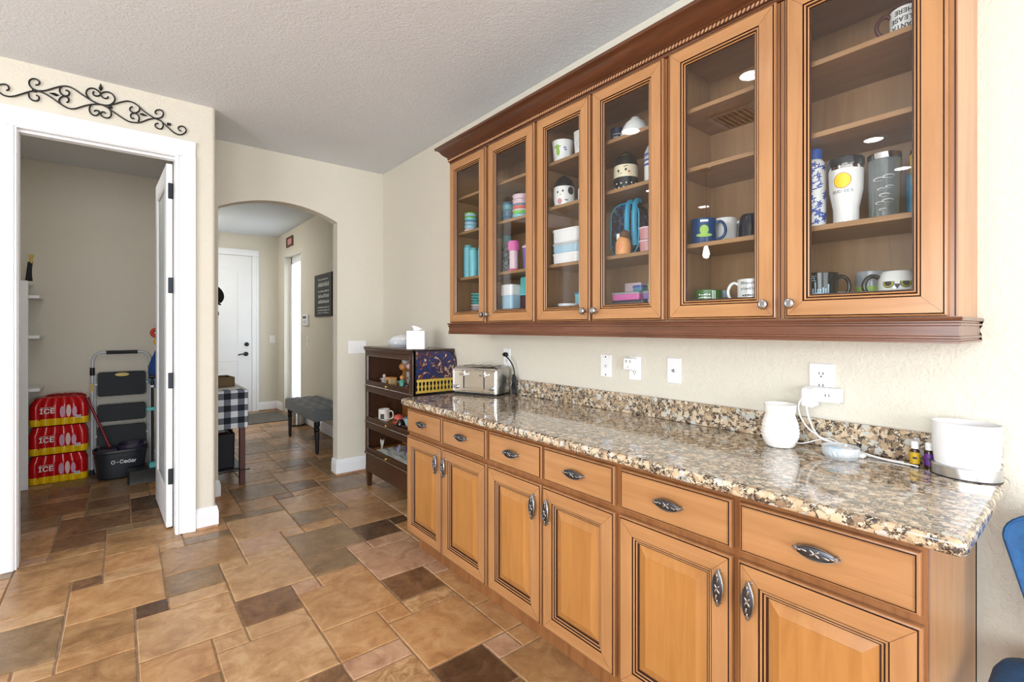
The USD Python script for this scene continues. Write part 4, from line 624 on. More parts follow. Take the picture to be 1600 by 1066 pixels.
SCROLLS = [[(-0.49, 2.622), (-0.481, 2.629), (-0.48, 2.642), (-0.489, 2.653), (-0.504, 2.651), (-0.52, 2.638), (-0.523, 2.616), (-0.513, 2.602), (-0.495, 2.592), (-0.467, 2.596), (-0.44, 2.613), (-0.409, 2.636), (-0.377, 2.655), (-0.345, 2.664), (-0.312, 2.685), (-0.279, 2.708), (-0.252, 2.72), (-0.225, 2.718), (-0.198, 2.703), (-0.166, 2.684), (-0.138, 2.669), (-0.106, 2.66), (-0.073, 2.662), (-0.036, 2.68), (-0.003, 2.702), (0.028, 2.716), (0.051, 2.715), (0.078, 2.701), (0.105, 2.677), (0.133, 2.66), (0.161, 2.647), (0.186, 2.641), (0.206, 2.627), (0.235, 2.601), (0.26, 2.582), (0.286, 2.576), (0.311, 2.59), (0.323, 2.611), (0.313, 2.632), (0.294, 2.633), (0.281, 2.618), (0.288, 2.604), (0.296, 2.603)], [(-0.377, 2.688), (-0.363, 2.695), (-0.36, 2.709), (-0.371, 2.72), (-0.387, 2.718), (-0.4, 2.701), (-0.398, 2.677), (-0.383, 2.661), (-0.358, 2.656), (-0.332, 2.648), (-0.299, 2.629), (-0.269, 2.608), (-0.242, 2.597), (-0.218, 2.599), (-0.184, 2.621), (-0.149, 2.643), (-0.106, 2.658), (-0.077, 2.654), (-0.047, 2.636), (-0.01, 2.613), (0.028, 2.594), (0.051, 2.593), (0.086, 2.602), (0.121, 2.627), (0.157, 2.646), (0.186, 2.657), (0.202, 2.679), (0.2, 2.701), (0.184, 2.708), (0.165, 2.696), (0.163, 2.681), (0.172, 2.678)], [(-0.409, 2.636), (-0.403, 2.63), (-0.401, 2.614), (-0.39, 2.6), (-0.374, 2.599), (-0.362, 2.612), (-0.364, 2.627), (-0.374, 2.63)], [(-0.269, 2.711), (-0.277, 2.692), (-0.274, 2.675), (-0.259, 2.663), (-0.242, 2.669), (-0.236, 2.684), (-0.242, 2.696), (-0.252, 2.693)], [(-0.272, 2.611), (-0.279, 2.628), (-0.272, 2.648), (-0.256, 2.66), (-0.242, 2.655), (-0.239, 2.639), (-0.249, 2.627)], [(-0.138, 2.669), (-0.159, 2.691), (-0.163, 2.714), (-0.149, 2.738), (-0.127, 2.744), (-0.106, 2.731), (-0.1, 2.718), (-0.113, 2.705), (-0.129, 2.705), (-0.133, 2.718), (-0.126, 2.726)], [(-0.058, 2.668), (-0.04, 2.689), (-0.034, 2.714), (-0.047, 2.737), (-0.069, 2.743), (-0.091, 2.731), (-0.098, 2.717), (-0.084, 2.701), (-0.069, 2.706), (-0.066, 2.717)], [(-0.14, 2.644), (-0.149, 2.619), (-0.142, 2.593), (-0.124, 2.586), (-0.108, 2.6), (-0.106, 2.615), (-0.117, 2.619), (-0.127, 2.609)], [(-0.066, 2.648), (-0.051, 2.623), (-0.057, 2.595), (-0.073, 2.586), (-0.091, 2.59), (-0.099, 2.605), (-0.088, 2.618), (-0.077, 2.611)], [(0.078, 2.701), (0.084, 2.681), (0.072, 2.66), (0.055, 2.653), (0.039, 2.661), (0.039, 2.678), (0.051, 2.688)], [(0.076, 2.604), (0.082, 2.626), (0.072, 2.648), (0.053, 2.65), (0.041, 2.634), (0.045, 2.618), (0.057, 2.62)], [(0.194, 2.637), (0.202, 2.613), (0.192, 2.59), (0.174, 2.588), (0.161, 2.602), (0.167, 2.616), (0.178, 2.619)]]
LEAVES = [[(-0.1, 2.787), (-0.109, 2.753), (-0.1, 2.735), (-0.088, 2.759)], [(-0.324, 2.66), (-0.299, 2.669), (-0.277, 2.66), (-0.292, 2.65)], [(0.08, 2.654), (0.098, 2.664), (0.126, 2.652), (0.102, 2.647)]]
# ------------------------------------------------------------------ on the countertop
ZC = .9145
t = thing('toaster', 'polished steel four-slice toaster at the far end of the countertop', 'toaster', (1.768, 2.335, ZC), math.radians(22))
# local frame: front faces -x, its width runs along +y
part(t, 'base', rloft(.004, .162, .004, .326, .012, [(0, 0), (0, .014), (.003, .016)]), 'black_plastic', 30)
part(t, 'body', rloft(.0, .166, .0, .33, .020, [(0, .014), (0, .150), (.006, .166), (.018, .175), (.03, .177)], 6), 'brushed_steel', 35)
part(t, 'front_plate', bx(-.004, .002, .014, .316, .022, .150, .0018), 'chrome')
part(t, 'corner_strip', cat(bx(-.006, .004, .002, .014, .018, .158, .003), bx(-.006, .004, .316, .328, .018, .158, .003), bx(-.007, .004, .002, .328, .148, .160, .003)), 'chrome')
for yy in (.09, .24):
    part(t, 'lever_slot', bx(-.0055, -.003, yy - .003, yy + .003, .04, .142), 'black_plastic')
    part(t, 'lever', cat(bx(-.028, -.004, yy - .026, yy + .026, .122, .134, .004), bx(-.012, -.003, yy - .007, yy + .007, .116, .146, .003)), 'chrome')
    part(t, 'dial', xf(lathe([(0, 0), (.014, 0), (.013, .014), (0, .016)], 20), [[0, 0, -1], [0, 1, 0], [1, 0, 0]], (-.004, yy - .055 if yy < .1 else yy + .055, .046)), 'pewter', 40)
for k in range(4): part(t, 'bread_slot', bx(.03, .136, .045 + .066 * k, .07 + .066 * k, .1768, .1785, .0005), 'black_plastic')
solo('power_cord', 'black toaster cord bundled beside the toaster and running up to the wall outlet', 'cord', cat(tube([(1.925, 2.455, 1.160), (1.905, 2.455, 1.164), (1.896, 2.43, 1.160), (1.900, 2.385, 1.135), (1.912, 2.348, 1.07), (1.910, 2.345, .99), (1.900, 2.335, .935), (1.90, 2.31, .9195)], .0042, 8, True, 40),
     *[tube([(1.910, 2.350, 1.04), (1.906 + .003 * k, 2.352 + .004 * k, .99), (1.898, 2.315 + .012 * k, .945), (1.902, 2.31 + .011 * k, .922), (1.911, 2.33, .96), (1.912, 2.352, 1.035)], .0042, 8, True, 30) for k in range(4)], bx(1.903, 1.919, 2.335, 2.360, .985, 1.012, .004), bx(1.917, 1.941, 2.442, 2.470, 1.148, 1.173, .004)), 'black_plastic', 40)
t = thing('wax_warmer', 'white ceramic wax warmer jar standing near the middle right of the countertop', 'warmer', (1.815, .735, ZC)); part(t, 'body', lathe([(0, 0), (.040, 0), (.046, .004), (.057, .03), (.060, .052), (.056, .085), (.047, .112), (.045, .118), (0, .118)], 40), 'warm_ceramic', 40)
part(t, 'dish', lathe([(.0, .117), (.047, .117), (.049, .122), (.051, .146), (.053, .150), (.050, .150), (.046, .128), (0, .124)], 40), 'warm_ceramic', 40)
part(t, 'ridges', cat([lathe([(r, z - .003), (r + .0015, z), (r, z + .003)], 40) for r, z in ((.0585, .038), (.0602, .05), (.0598, .062), (.058, .074), (.0553, .086))]), 'warm_ceramic', True)
t = thing('crystal_dish', 'cut crystal glass dish holding white bits, right of the wax warmer', 'dish', (1.80, .545, ZC))
def facet(R, H, n=22):
    a = np.linspace(0, 2 * math.pi, 2 * n, endpoint=False); w = 1 + .035 * (np.arange(2 * n) % 2)
    rings = [np.column_stack([r * w * np.cos(a + p * math.pi / n), r * w * np.sin(a + p * math.pi / n), np.full(2 * n, z)]) for r, z, p in ((R * .8, 0, 0), (R * .98, H * .35, 1), (R, H * .7, 0), (R * 1.02, H, 1), (R * .94, H, 1), (R * .9, H * .5, 0), (R * .7, H * .18, 0))]
    return loft(rings)
part(t, 'bowl', facet(.050, .038), 'crystal'); part(t, 'contents', bx(-.02, .028, -.03, .02, .010, .034, .006), 'white_plastic'); part(t, 'contents', bx(-.038, -.012, -.01, .03, .010, .038, .006), 'pale_blue')
t = thing('cup_diffuser', 'large white oval cup on a silver base at the right end of the countertop', 'diffuser', (1.85, .255, ZC)); part(t, 'cup', lathe([(0, .03), (.060, .03), (.066, .036), (.070, .075), (.072, .148), (.0735, .152), (.069, .152), (.067, .08), (.058, .045), (0, .042)], 48).apply_scale([.86, 1.04, 1]), 'white_plastic', 40)
part(t, 'base', lathe([(0, 0), (.070, 0), (.072, .003), (.072, .030), (.068, .033), (0, .033)], 48).apply_scale([.86, 1.04, 1]), 'silver_base', 40); part(t, 'foot', lathe([(0, -.0004), (.0725, -.0004), (.0725, .003), (0, .003)], 48).apply_scale([.86, 1.04, 1]), 'black_plastic', 40)
for nm, lb, x, y, mt in (('oil_bottle', 'small dark essential oil bottle with yellow label and white cap', 1.872, .372, 'oil_yellow'), ('oil_bottle', 'small dark essential oil bottle with purple label and white cap', 1.880, .340, 'oil_purple')):
    t = thing(nm, lb, 'bottle', (x, y, ZC)); part(t, 'body', lathe([(0, 0), (.011, 0), (.012, .002), (.012, .046), (.007, .054), (0, .054)], 20), 'bottle_amber', 40); part(t, 'label', lathe([(.0121, .008), (.0125, .0085), (.0125, .042), (.0121, .0425)], 20), mt, 40); part(t, 'cap', lathe([(0, .053), (.0095, .053), (.0095, .073), (.008, .075), (0, .075)], 16), 'white_plastic', 40)
    part(t, 'print', wrap(flatp(sbox(-.005, -.003, .005, .003)), .0126, facing(x, y), .026), 'ink_dark')
solo('charger_cable', 'white charging cable from the wall adaptor down past the crystal dish to the oval cup', 'cable', cat(tube([(1.8915, .662, 1.110), (1.885, .675, 1.06), (1.88, .66, 1.0), (1.86, .62, .955), (1.84, .56, .953), (1.80, .53, .957)], .0030, 8, True, 40), tube([(1.8795, .685, 1.085), (1.888, .70, 1.03), (1.885, .665, .975), (1.868, .60, .95), (1.875, .52, .930), (1.87, .45, .919), (1.86, .39, .9185), (1.845, .36, .920)], .0028, 8, True, 50),
     bx(1.84, 1.868, .492, .520, .9148, .930, .004)), 'white_cable', 40)
solo('warmer_cord', 'white cord running from the wax warmer behind the crystal dish', 'cord', tube([(1.860, .70, .925), (1.90, .655, .935), (1.90, .60, .950), (1.888, .56, .93), (1.885, .50, .919), (1.875, .44, .9180), (1.88, .40, .9180)], .0026, 8, True, 36), 'white_cable', 40)
# ------------------------------------------------------------------ wall plates
def plate(label, y, z, kind, w=.072, h=.116):
    t = thing('wall_plate', label, 'wall plate', (XW, y, z)); part(t, 'cover', bx(-.006, -.0002, -w / 2, w / 2, -h / 2, h / 2, .003), 'white_plastic')
    if kind == 'duplex':
        for dz in (-.021, .021):
            part(t, 'receptacle', xf(ext(disc_poly(.017, .0145), .0022), YZ, (-.0055, 0, dz)), 'white_ceramic'); part(t, 'slots', cat([bx(-.0088, -.0074, yy - .0012, yy + .0012, dz - .001, dz + .008) for yy in (-.006, .006)], xf(ext(disc_poly(.0026), .001), YZ, (-.0076, 0, dz - .0075))), 'slot_dark')
    elif kind == 'phone': part(t, 'jack', bx(-.008, -.0055, -.007, .007, -.008, .006, .001), 'light_grey'); part(t, 'screws', cat([xf(lathe([(0, 0), (.004, 0), (.003, .002), (0, .0022)], 10), [[0, 0, -1], [0, 1, 0], [1, 0, 0]], (-.006, 0, dz)) for dz in (-.046, .046)]), 'slot_dark')
    elif kind == 'coax': part(t, 'connector', xf(lathe([(0, 0), (.007, 0), (.007, .004), (.0045, .005), (.0045, .012), (0, .012)], 12), [[0, 0, -1], [0, 1, 0], [1, 0, 0]], (-.006, 0, 0)), 'pewter', 30)
    return t
plate('white outlet plate behind the toaster with a black plug in it', 2.462, 1.141, 'duplex'); plate('white phone jack plate with two dark screws, left of the plug-in cube', 1.637, 1.137, 'phone'); plate('white outlet plate with a plug-in cube, between the phone and cable plates', 1.455, 1.136, 'duplex'); plate('white cable plate with a round metal connector, right of the plug-in cube', 1.241, 1.139, 'coax'); plate('white outlet plate above the charger, near the right end of the countertop', .648, 1.146, 'duplex', .082, .120)
t = thing('plug_cube', 'small white plug-in cube with indicator holes on the outlet', 'plug', (XW - .0065, 1.470, 1.158)); part(t, 'body', bx(-.034, 0, -.030, .030, -.03, .03, .005), 'white_plastic'); part(t, 'holes', cat([bx(-.0348, -.0335, yy, yy + .008, zz, zz + .003) for yy in (-.016, .006) for zz in (.008, .014)] + [bx(-.0348, -.0335, -.002, .004, -.016, -.013)]), 'slot_dark')
t = thing('plug_adaptor', 'wide white multi-outlet charger plugged in below the outlet', 'charger', (XW - .0065, .640, 1.098)); part(t, 'body', bx(-.045, 0, -.062, .052, -.026, .026, .006), 'white_plastic'); part(t, 'power_brick', bx(-.060, -.002, .012, .055, -.046, .022, .006), 'white_plastic'); part(t, 'socket', bx(-.0462, -.0448, -.038, -.012, -.012, .012, .0006), 'white_ceramic'); part(t, 'slots', cat(bx(-.0472, -.046, -.032, -.030, -.004, .006), bx(-.0472, -.046, -.021, -.019, -.004, .006)), 'slot_dark')
t = thing('switch_plate', 'white four-gang light switch plate on the wall beside the archway', 'switch', (1.696, YA, 1.153)); part(t, 'cover', bx(-.084, .084, -.006, -.0002, -.06, .06, .003), 'white_plastic')
for k in range(4): part(t, 'toggle', bx(-.066 + .044 * k - .005, -.066 + .044 * k + .005, -.014, -.005, -.010, .010, .002), 'white_ceramic')
# ------------------------------------------------------------------ dark sectional bookcase in the corner
bk = thing('bookcase', 'dark walnut sectional bookcase with three glass-front shelves in the corner', 'bookcase')
BX, BY0, BY1 = 1.602, 3.100, 3.965
LEV = [(.290, .548), (.548, .852), (.852, 1.150)]
for y in (BY0 + .004, BY1 - .05):
    for x in (BX + .002, XW - .06): part(bk, 'leg', loft([np.column_stack([rrect(x + d, x + .046 - d, y + d, y + .046 - d, .002, 2), np.full(8, z)]) for d, z in ((.008, .0005), (0, .13), (0, .17))]), 'walnut_vertical')
part(bk, 'apron', cat(bx(BX + .006, BX + .026, BY0, BY1, .125, .290, .003), bx(BX + .006, XW - .01, BY0 + .002, BY0 + .022, .125, .290, .003), bx(BX + .006, XW - .01, BY1 - .022, BY1 - .002, .125, .290, .003), bx(BX - .006, XW - .008, BY0 - .006, BY1 + .006, .272, .292, .005)), 'walnut_horizontal')
for k, (z0, z1) in enumerate(LEV):
    part(bk, 'side_panel', bx(BX + .018, XW - .008, BY0, BY0 + .02, z0, z1), 'walnut_vertical'); part(bk, 'side_panel', bx(BX + .018, XW - .008, BY1 - .02, BY1, z0, z1), 'walnut_vertical')
    part(bk, 'back_panel', bx(XW - .016, XW - .008, BY0 + .02, BY1 - .02, z0, z1), 'walnut_inside'); part(bk, 'shelf', bx(BX + .018, XW - .016, BY0 + .02, BY1 - .02, z0, z0 + .018), 'walnut_inside')
    zt = z1 - .012
    d = part(bk, 'door', cat(bx(BX, BX + .018, BY0 + .001, BY0 + .048, z0 + .004, zt, .003), bx(BX, BX + .018, BY1 - .048, BY1 - .001, z0 + .004, zt, .003), bx(BX, BX + .018, BY0 + .046, BY1 - .046, zt - .040, zt, .003), bx(BX, BX + .018, BY0 + .046, BY1 - .046, z0 + .004, z0 + .042, .003)), 'walnut_vertical')
    part(d, 'glass_pane', bx(BX + .008, BX + .011, BY0 + .047, BY1 - .047, z0 + .041, zt - .039), 'bookcase_glass')
    part(d, 'bead', ring_seg((BY0 + .046, BY1 - .046, z0 + .040, zt - .038), [(-.004, -.0005), (.002, -.003), (.006, .0075)], BX), 'walnut_horizontal')
    part(d, 'knob', xf(lathe([(0, 0), (.004, 0), (.004, .006), (.008, .010), (.006, .016), (0, .018)], 14), [[0, 0, -1], [0, 1, 0], [1, 0, 0]], (BX, (BY0 + BY1) / 2, z0 + .022)), 'gold', 30)
    part(bk, 'ledge', bx(BX - .005, XW - .008, BY0 - .004, BY1 + .004, z1 - .012, z1 + .004, .004), 'walnut_horizontal')
part(bk, 'top', cat(loft([np.array([[BX - o, y, z] for o, z in ((-.02, 1.140), (.0, 1.140), (.004, 1.150), (.010, 1.158), (.012, 1.168), (.009, 1.176), (-.02, 1.176))]) for y in (BY0 - .006, BY1 + .006)]), bx(BX + .0, XW - .004, BY0 - .006, BY1 + .006, 1.142, 1.176, .004)), 'walnut_horizontal')
# painted panel on the side
ap = Polygon([(BX + .002, .852), (XW - .006, .852), (XW - .006, 1.07)] + [(XW - .096 + .09 * math.cos(a), 1.07 + .098 * math.sin(a)) for a in np.linspace(.1, math.pi / 2, 10)] + [(BX + .002, 1.172)])
t = solo('painted_panel', 'colourful painted panel with a yellow balustrade along its foot on the side of the bookcase', 'panel', xf(ext(ap, .022), XZ, (0, BY0 - .0065, 0)), 'art_print')
part(t, 'rim', xf(ext(ap.difference(ap.buffer(-.006)), .026), XZ, (0, BY0 - .0062, 0)), 'mug_black')
bal = [sbox(BX + .012, .947, XW - .012, .965), sbox(BX + .006, .868, XW - .012, .882)]
for k in range(11):
    x = BX + .024 + k * .0295; bal += [Polygon([(x - .004, .882), (x - .006, .90), (x - .012, .915), (x - .006, .925), (x - .004, .94), (x - .010, .95), (x + .010, .95), (x + .004, .94), (x + .006, .925), (x + .012, .915), (x + .006, .90), (x + .004, .882)]), sbox(x - .010, .876, x + .010, .888)]
part(t, 'band_ground', xf(ext(sbox(BX + .006, .856, XW - .010, .966), .024), XZ, (0, BY0 - .0065, 0)), 'mug_black'); part(t, 'balustrade', xf(ext(unary_union(bal), .028), XZ, (0, BY0 - .0065, 0)), 'gold')
t = thing('tissue_box', 'white cube tissue box with a tissue standing on the bookcase', 'tissue box', (1.690, 3.205, 1.1765), math.radians(-38)); part(t, 'box', bx(-.066, .066, -.066, .066, 0, .135, .004), 'white_plastic')
rr_ = np.random.default_rng(3); part(t, 'tissue', loft([np.column_stack([c + w * np.cos(a_) * np.array([1] * 14), w * .5 * np.sin(a_), np.full(14, z)]) for c, w, z in ((0, .03, .134), (.004, .034, .15), (-.012, .026, .165), (-.03, .012, .172)) for a_ in [np.linspace(0, 2 * math.pi, 14, endpoint=False)]]), 'paper', True)
t = thing('crystal_bowl', 'wide cut glass bowl filled with crumpled white tissue on top of the bookcase', 'bowl', (1.76, 3.61, 1.1765)); part(t, 'bowl', facet(.105, .065, 18), 'crystal')
fm = trimesh.creation.icosphere(3, 1.); v_ = fm.vertices; fm.vertices = v_ * (1 + .25 * (meshkit.fbm(v_ * 4., 3, 5)[:, None] - .5)) * [.088, .088, .045] + [0, 0, .052]; part(t, 'filling', fm, 'felt_white')
# things behind the bookcase glass
def figurine(label, x, y, z, mats, h=.09, seed=0, rz=0.):
    rg = np.random.default_rng(seed); t = thing('figurine', label, 'figurine', (x, y, z), rz)
    part(t, 'body', lathe([(0, 0), (.028, 0), (.03, .004), (.022, h * .3), (.024, h * .55), (.012, h * .68), (0, h * .7)], 18), mats[0], 40); part(t, 'head', trimesh.creation.icosphere(2, h * .19).apply_translation([0, 0, h * .83]), mats[1], True)
    for sg in (-1, 1): part(t, 'arm', tube([(0, sg * .018, h * .58), (-.012, sg * .034, h * .42), (-.022, sg * .024, h * .5)], .006, 6, True, 8), mats[0], 40)
S3 = LEV[2][0] + .0185; S2_ = LEV[1][0] + .0185; S1_ = LEV[0][0] + .0185
figurine('small pale figurine with spread arms, left on the top glass shelf', 1.70, 3.80, S3, ('light_grey', 'pale_pink'), .075, 1); figurine('teal figurine on the top glass shelf right of the small tan box', 1.665, 3.395, S3, ('figure_teal', 'orange'), .10, 2); figurine('dark figurine behind the tan box on the top glass shelf', 1.80, 3.50, S3, ('brown', 'rose'), .13, 3)
t = thing('keepsake_box', 'small tan box with a dark square front on the top glass shelf', 'box', (1.655, 3.575, S3), .05); part(t, 'box', bx(-.03, .03, -.042, .042, 0, .068, .003), 'box_tan'); part(t, 'window', bx(-.0315, -.0295, -.014, .014, .022, .05), 'brown'); part(t, 'lid', bx(-.032, .032, -.044, .044, .062, .072, .003), 'orange')
fb = trimesh.creation.icosphere(2, .05); fb.vertices *= (1 + .3 * (meshkit.fbm(fb.vertices * 60, 3, 2)[:, None] - .5)); t = thing('rose_bouquet', 'bunch of pale and tan fabric roses at the back of the top glass shelf', 'flowers', (1.84, 3.62, S3)); part(t, 'vase', lathe(shell(.03, .10, .003, .022), 20), 'light_grey', 40)
for k, (a, b, c, mt) in enumerate(((0, 0, .15, 'pale_pink'), (-.03, .06, .14, 'orange'), (.01, -.05, .17, 'pale_pink'), (-.04, -.01, .19, 'light_grey'), (0, .04, .2, 'brown'))): part(t, 'flower', fb.copy().apply_scale(.62).apply_translation((a, b, c)), mt, True)
t = thing('table_lamp_model', 'miniature lamp with wide pale shade at the right of the top glass shelf', 'lamp', (1.69, 3.24, S3)); part(t, 'base', lathe([(0, 0), (.03, 0), (.03, .006), (.006, .012), (.006, .09), (0, .09)], 18), 'dark_metal', 40); part(t, 'shade', lathe([(.045, .085), (.05, .086), (.03, .115), (0, .118), (0, .112), (.026, .11)], 24), 'pale_blue', 40)
for k, (y, h) in enumerate(((3.33, .05), (3.30, .035))): solo('trinket', ('small black trinket', 'low grey trinket')[k] + ' beside the miniature lamp on the top glass shelf', 'trinket', lathe([(0, 0), (.02, 0), (.018, h * .6), (.008, h), (0, h)], 16, (1.66, y, S3)), ('mug_black', 'slot_dark')[k], 40)
mug('white mug with a dark printed square on the middle glass shelf', 1.675, 3.745, S2_, .046, .10, 'white_ceramic', facing(1.675, 3.745) + 1.15, decor=[('print', flatp(sbox(-.016, -.02, .016, .02)), -.35, .045, 'ink_dark')], name='printed_mug')
t = thing('toy_helmet', 'orange and dark ball-shaped trinket on the middle glass shelf', 'trinket', (1.68, 3.49, S2_)); part(t, 'ball', trimesh.creation.icosphere(3, .046).apply_translation((0, 0, .046)), 'coral', True); part(t, 'visor', trimesh.creation.icosphere(2, .03).apply_scale((.6, 1.2, .6)).apply_translation((-.03, 0, .05)), 'brown', True)
t = thing('blue_vase', 'round blue-grey vase at the right of the middle glass shelf', 'vase', (1.76, 3.36, S2_)); part(t, 'body', lathe([(0, 0), (.03, 0), (.062, .05), (.06, .09), (.03, .13), (.03, .15), (.026, .15), (.026, .13), (0, .12)], 28), 'mid_blue', 40); part(t, 'rim', lathe([(.027, .148), (.036, .150), (.036, .156), (.027, .156)], 24), 'pale_blue', 40)
mug('pale blue bowl in front of the blue-grey vase on the middle glass shelf', 1.68, 3.30, S2_ + .03, .05, .06, 'pale_blue', r0=.03, name='small_bowl', cate='bowl'); solo('red_box', 'dark red box under the pale blue bowl on the middle glass shelf', 'box', bx(1.64, 1.73, 3.25, 3.36, S2_, S2_ + .029, .003), 'dark_red'); solo('dark_trinket', 'dark rounded trinket between the orange ball and the red box', 'trinket', lathe([(0, 0), (.03, 0), (.034, .03), (.02, .06), (0, .065)], 20, (1.66, 3.415, S2_)), 'mug_black', 40)
solo('snow_cloth', 'crumpled white and green-tinted cloth covering the bottom glass shelf', 'cloth', (lambda m: (setattr(m, 'vertices', np.column_stack([m.vertices[:, 0] * .28 + 1.76, m.vertices[:, 1] * .62 + 3.47, S1_ + .001 + np.where(m.vertices[:, 2] > 0, .008 + .03 * meshkit.fbm(np.column_stack([m.vertices[:, :2] * 9, np.zeros(len(m.vertices))]), 3, 4), 0)])), m)[1])(trimesh.creation.box([1, 1, 1]).subdivide().subdivide().subdivide().subdivide()), 'snow', 30)
def shard(label, x, y, h, seed, mt):
    rg = np.random.default_rng(seed); t = thing('crystal_cluster', label, 'crystal', (x, y, S1_ + .03))
    for k in range(5):
        a = rg.uniform(0, 6.28); q = lathe([(0, -.01), (.008, -.01), (.009, h * .7), (0, h)], 5); part(t, 'spike', rotm(q, [math.cos(a), math.sin(a), 0], rg.uniform(.05, .5)).apply_scale(rg.uniform(.6, 1.)), mt)
shard('pale crystal spikes at the left of the bottom glass shelf', 1.68, 3.80, .10, 1, 'light_grey'); shard('lilac crystal spikes in the middle of the bottom glass shelf', 1.72, 3.58, .07, 2, 'crystal_lilac'); shard('dark violet crystal spikes right of the middle on the bottom glass shelf', 1.74, 3.46, .075, 3, 'oil_purple'); shard('grey crystal spikes at the right of the bottom glass shelf', 1.70, 3.36, .06, 4, 'light_grey')
mug('small white cup standing in the white cloth on the bottom glass shelf', 1.68, 3.255, S1_ + .03, .032, .055, 'white_ceramic', name='white_cup', cate='cup')
# ------------------------------------------------------------------ scrolled iron above the pantry door
t = thing('wall_scroll', 'black wrought iron scroll ornament above the pantry doorway', 'wall ornament', (0, YP - .012, 0))
for c in SCROLLS: part(t, 'scroll', tube([(x, 0, z) for x, z in c], .0042, 7, True, 10 * len(c)), 'black_plastic', 50)
for c in LEAVES:
    c = np.array(c); m_ = c.mean(0); part(t, 'leaf', tm(manifold3d.Manifold.hull_points(np.vstack([np.column_stack([c[:, 0], np.full(len(c), .002), c[:, 1]]), [[m_[0], -.008, m_[1]], [m_[0], .008, m_[1]]]]))), 'black_plastic')
for x, z in ((-.3795, 2.655), (-.055, 2.657), (.232, 2.630)): part(t, 'collar', xf(bx(-.010, .010, -.006, .0115, -.007, .007, .002), None, (x, 0, z)), 'black_plastic')
# ------------------------------------------------------------------ pantry
def cases(label, z, top=False, dx=0.):
    t = thing('drink_case', label, 'drink case', (-.43 + dx, 5.80, z))
    pts = [Point((i - 2.5) * .0600, (j - 1) * .062).buffer(.034, 6) for i in range(6) for j in range(3)]
    o = unary_union(pts + [sbox(-.165, -.075, .165, .075)]).buffer(.004, 3).simplify(.0008); P = np.array(o.exterior.coords)[:-1]
    lvl = lambda L: loft([np.column_stack([P * s_ + [0, 0], np.full(len(P), z_)]) for s_, z_ in L])
    part(t, 'tray', lvl([(.985, 0.001), (1.012, .006), (1.015, .050), (1.004, .060)]), 'film_yellow', 25)
    part(t, 'wrap', lvl([(1., .050), (1.008, .08), (1.0, .165), (.95, .195), (.88 if not top else .80, .236), (.55, .243)]), 'film_red', 30)
    fy = -.100
    part(t, 'lettering', xf(ctext('ICE', .040, .002), XZ, (-.075, fy - .0065, .128)), 'white_plastic')
    part(t, 'lettering', xf(ctext('SPARKLING', .011, .0015), XZ, (-.075, fy - .0065, .158)), 'print_pink')
    for x_, z_, w_, h_, mt in ((.020, .115, .017, .05, 'print_lilac'), (.060, .12, .016, .055, 'print_pink'), (.098, .112, .016, .045, 'print_lilac')): part(t, 'fruit_print', xf(ext(disc_poly(w_, h_, x_, z_), .001), XZ, (0, fy - .0058, 0)), mt)
    part(t, 'barcode', xf(ext(sbox(.105, .052, .142, .078), .001), XZ, (0, fy - .0085, 0)), 'paper'); part(t, 'bars', xf(ext(unary_union([sbox(.109 + .0042 * k, .058, .1112 + .0042 * k, .074) for k in range(7)]), .001), XZ, (0, fy - .0093, 0)), 'ink_dark')
    if top: part(t, 'gathered_film', loft([np.column_stack([.16 * s_ * np.cos(a_) + .03, .05 * s_ * np.sin(a_), z_ + .008 * np.sin(5 * a_)]) for s_, z_ in ((.9, .232), (.7, .25), (.35, .258)) for a_ in [np.linspace(0, 2 * math.pi, 30, endpoint=False)]]), 'film_dark_red', 30)
cases('red and yellow shrink-wrapped case of drinks at the bottom of the stack of three', .0005); cases('red and yellow shrink-wrapped case of drinks in the middle of the stack of three', .246, dx=.004); cases('red and yellow shrink-wrapped case of drinks on top of the stack of three, film gathered', .492, True, .008)
t = thing('shelving_unit', 'white shelving unit at the left edge of the pantry doorway, side panel towards the room', 'shelves', (0, 0, 0)); part(t, 'side_panel', bx(-.775, -.600, 5.575, 5.595, .002, 1.72, .003), 'white_trim')
for z in (1.590, 1.255, .815): part(t, 'shelf', bx(-.775, -.535, 5.60, 5.925, z - .014, z + .014, .003), 'white_trim')
t = thing('wrapped_pole', 'dark rolled tripod with a pale tip standing on the white shelving unit', 'tripod', (-.606, 5.66, 1.7215)); part(t, 'shaft', cat([tube([(-.012 + .014 * k, 0, .002), (-.006 + .008 * k, 0, .06), (.004 + .006 * k, 0, .16)], .010, 8, True, 8) for k in range(3)]), 'dark_metal', 40); part(t, 'tip', cat(lathe([(0, .15), (.010, .15), (.012, .21), (0, .212)], 12, (.015, 0, 0)), bx(.0, .032, -.010, .010, .206, .222, .003)), 'gold', 30)
part('/World/' + 'shelving_unit', 'top_board', bx(-.775, -.601, 5.60, 5.925, 1.692, 1.720, .003), 'white_trim')
t = thing('step_ladder', 'folded step ladder with three black treads leaning on the pantry back wall', 'step ladder', (0, 0, 0))
LY = lambda z: 5.79 + .09 * z
fr = [(-.213, LY(z), z) for z in (.012, .3, .6, .9, .98)] + [(-.205, LY(1.05), 1.05), (-.175, LY(1.09), 1.092), (-.13, LY(1.1), 1.102)]
part(t, 'frame', tube(fr + [(-x, y, z) for x, y, z in fr[::-1]], .0125, 10, True, 90), 'aluminium', 40); part(t, 'grip', tube([(-.115, LY(1.1), 1.102), (.115, LY(1.1), 1.102)], .0165, 12, True), 'black_rubber', 40)
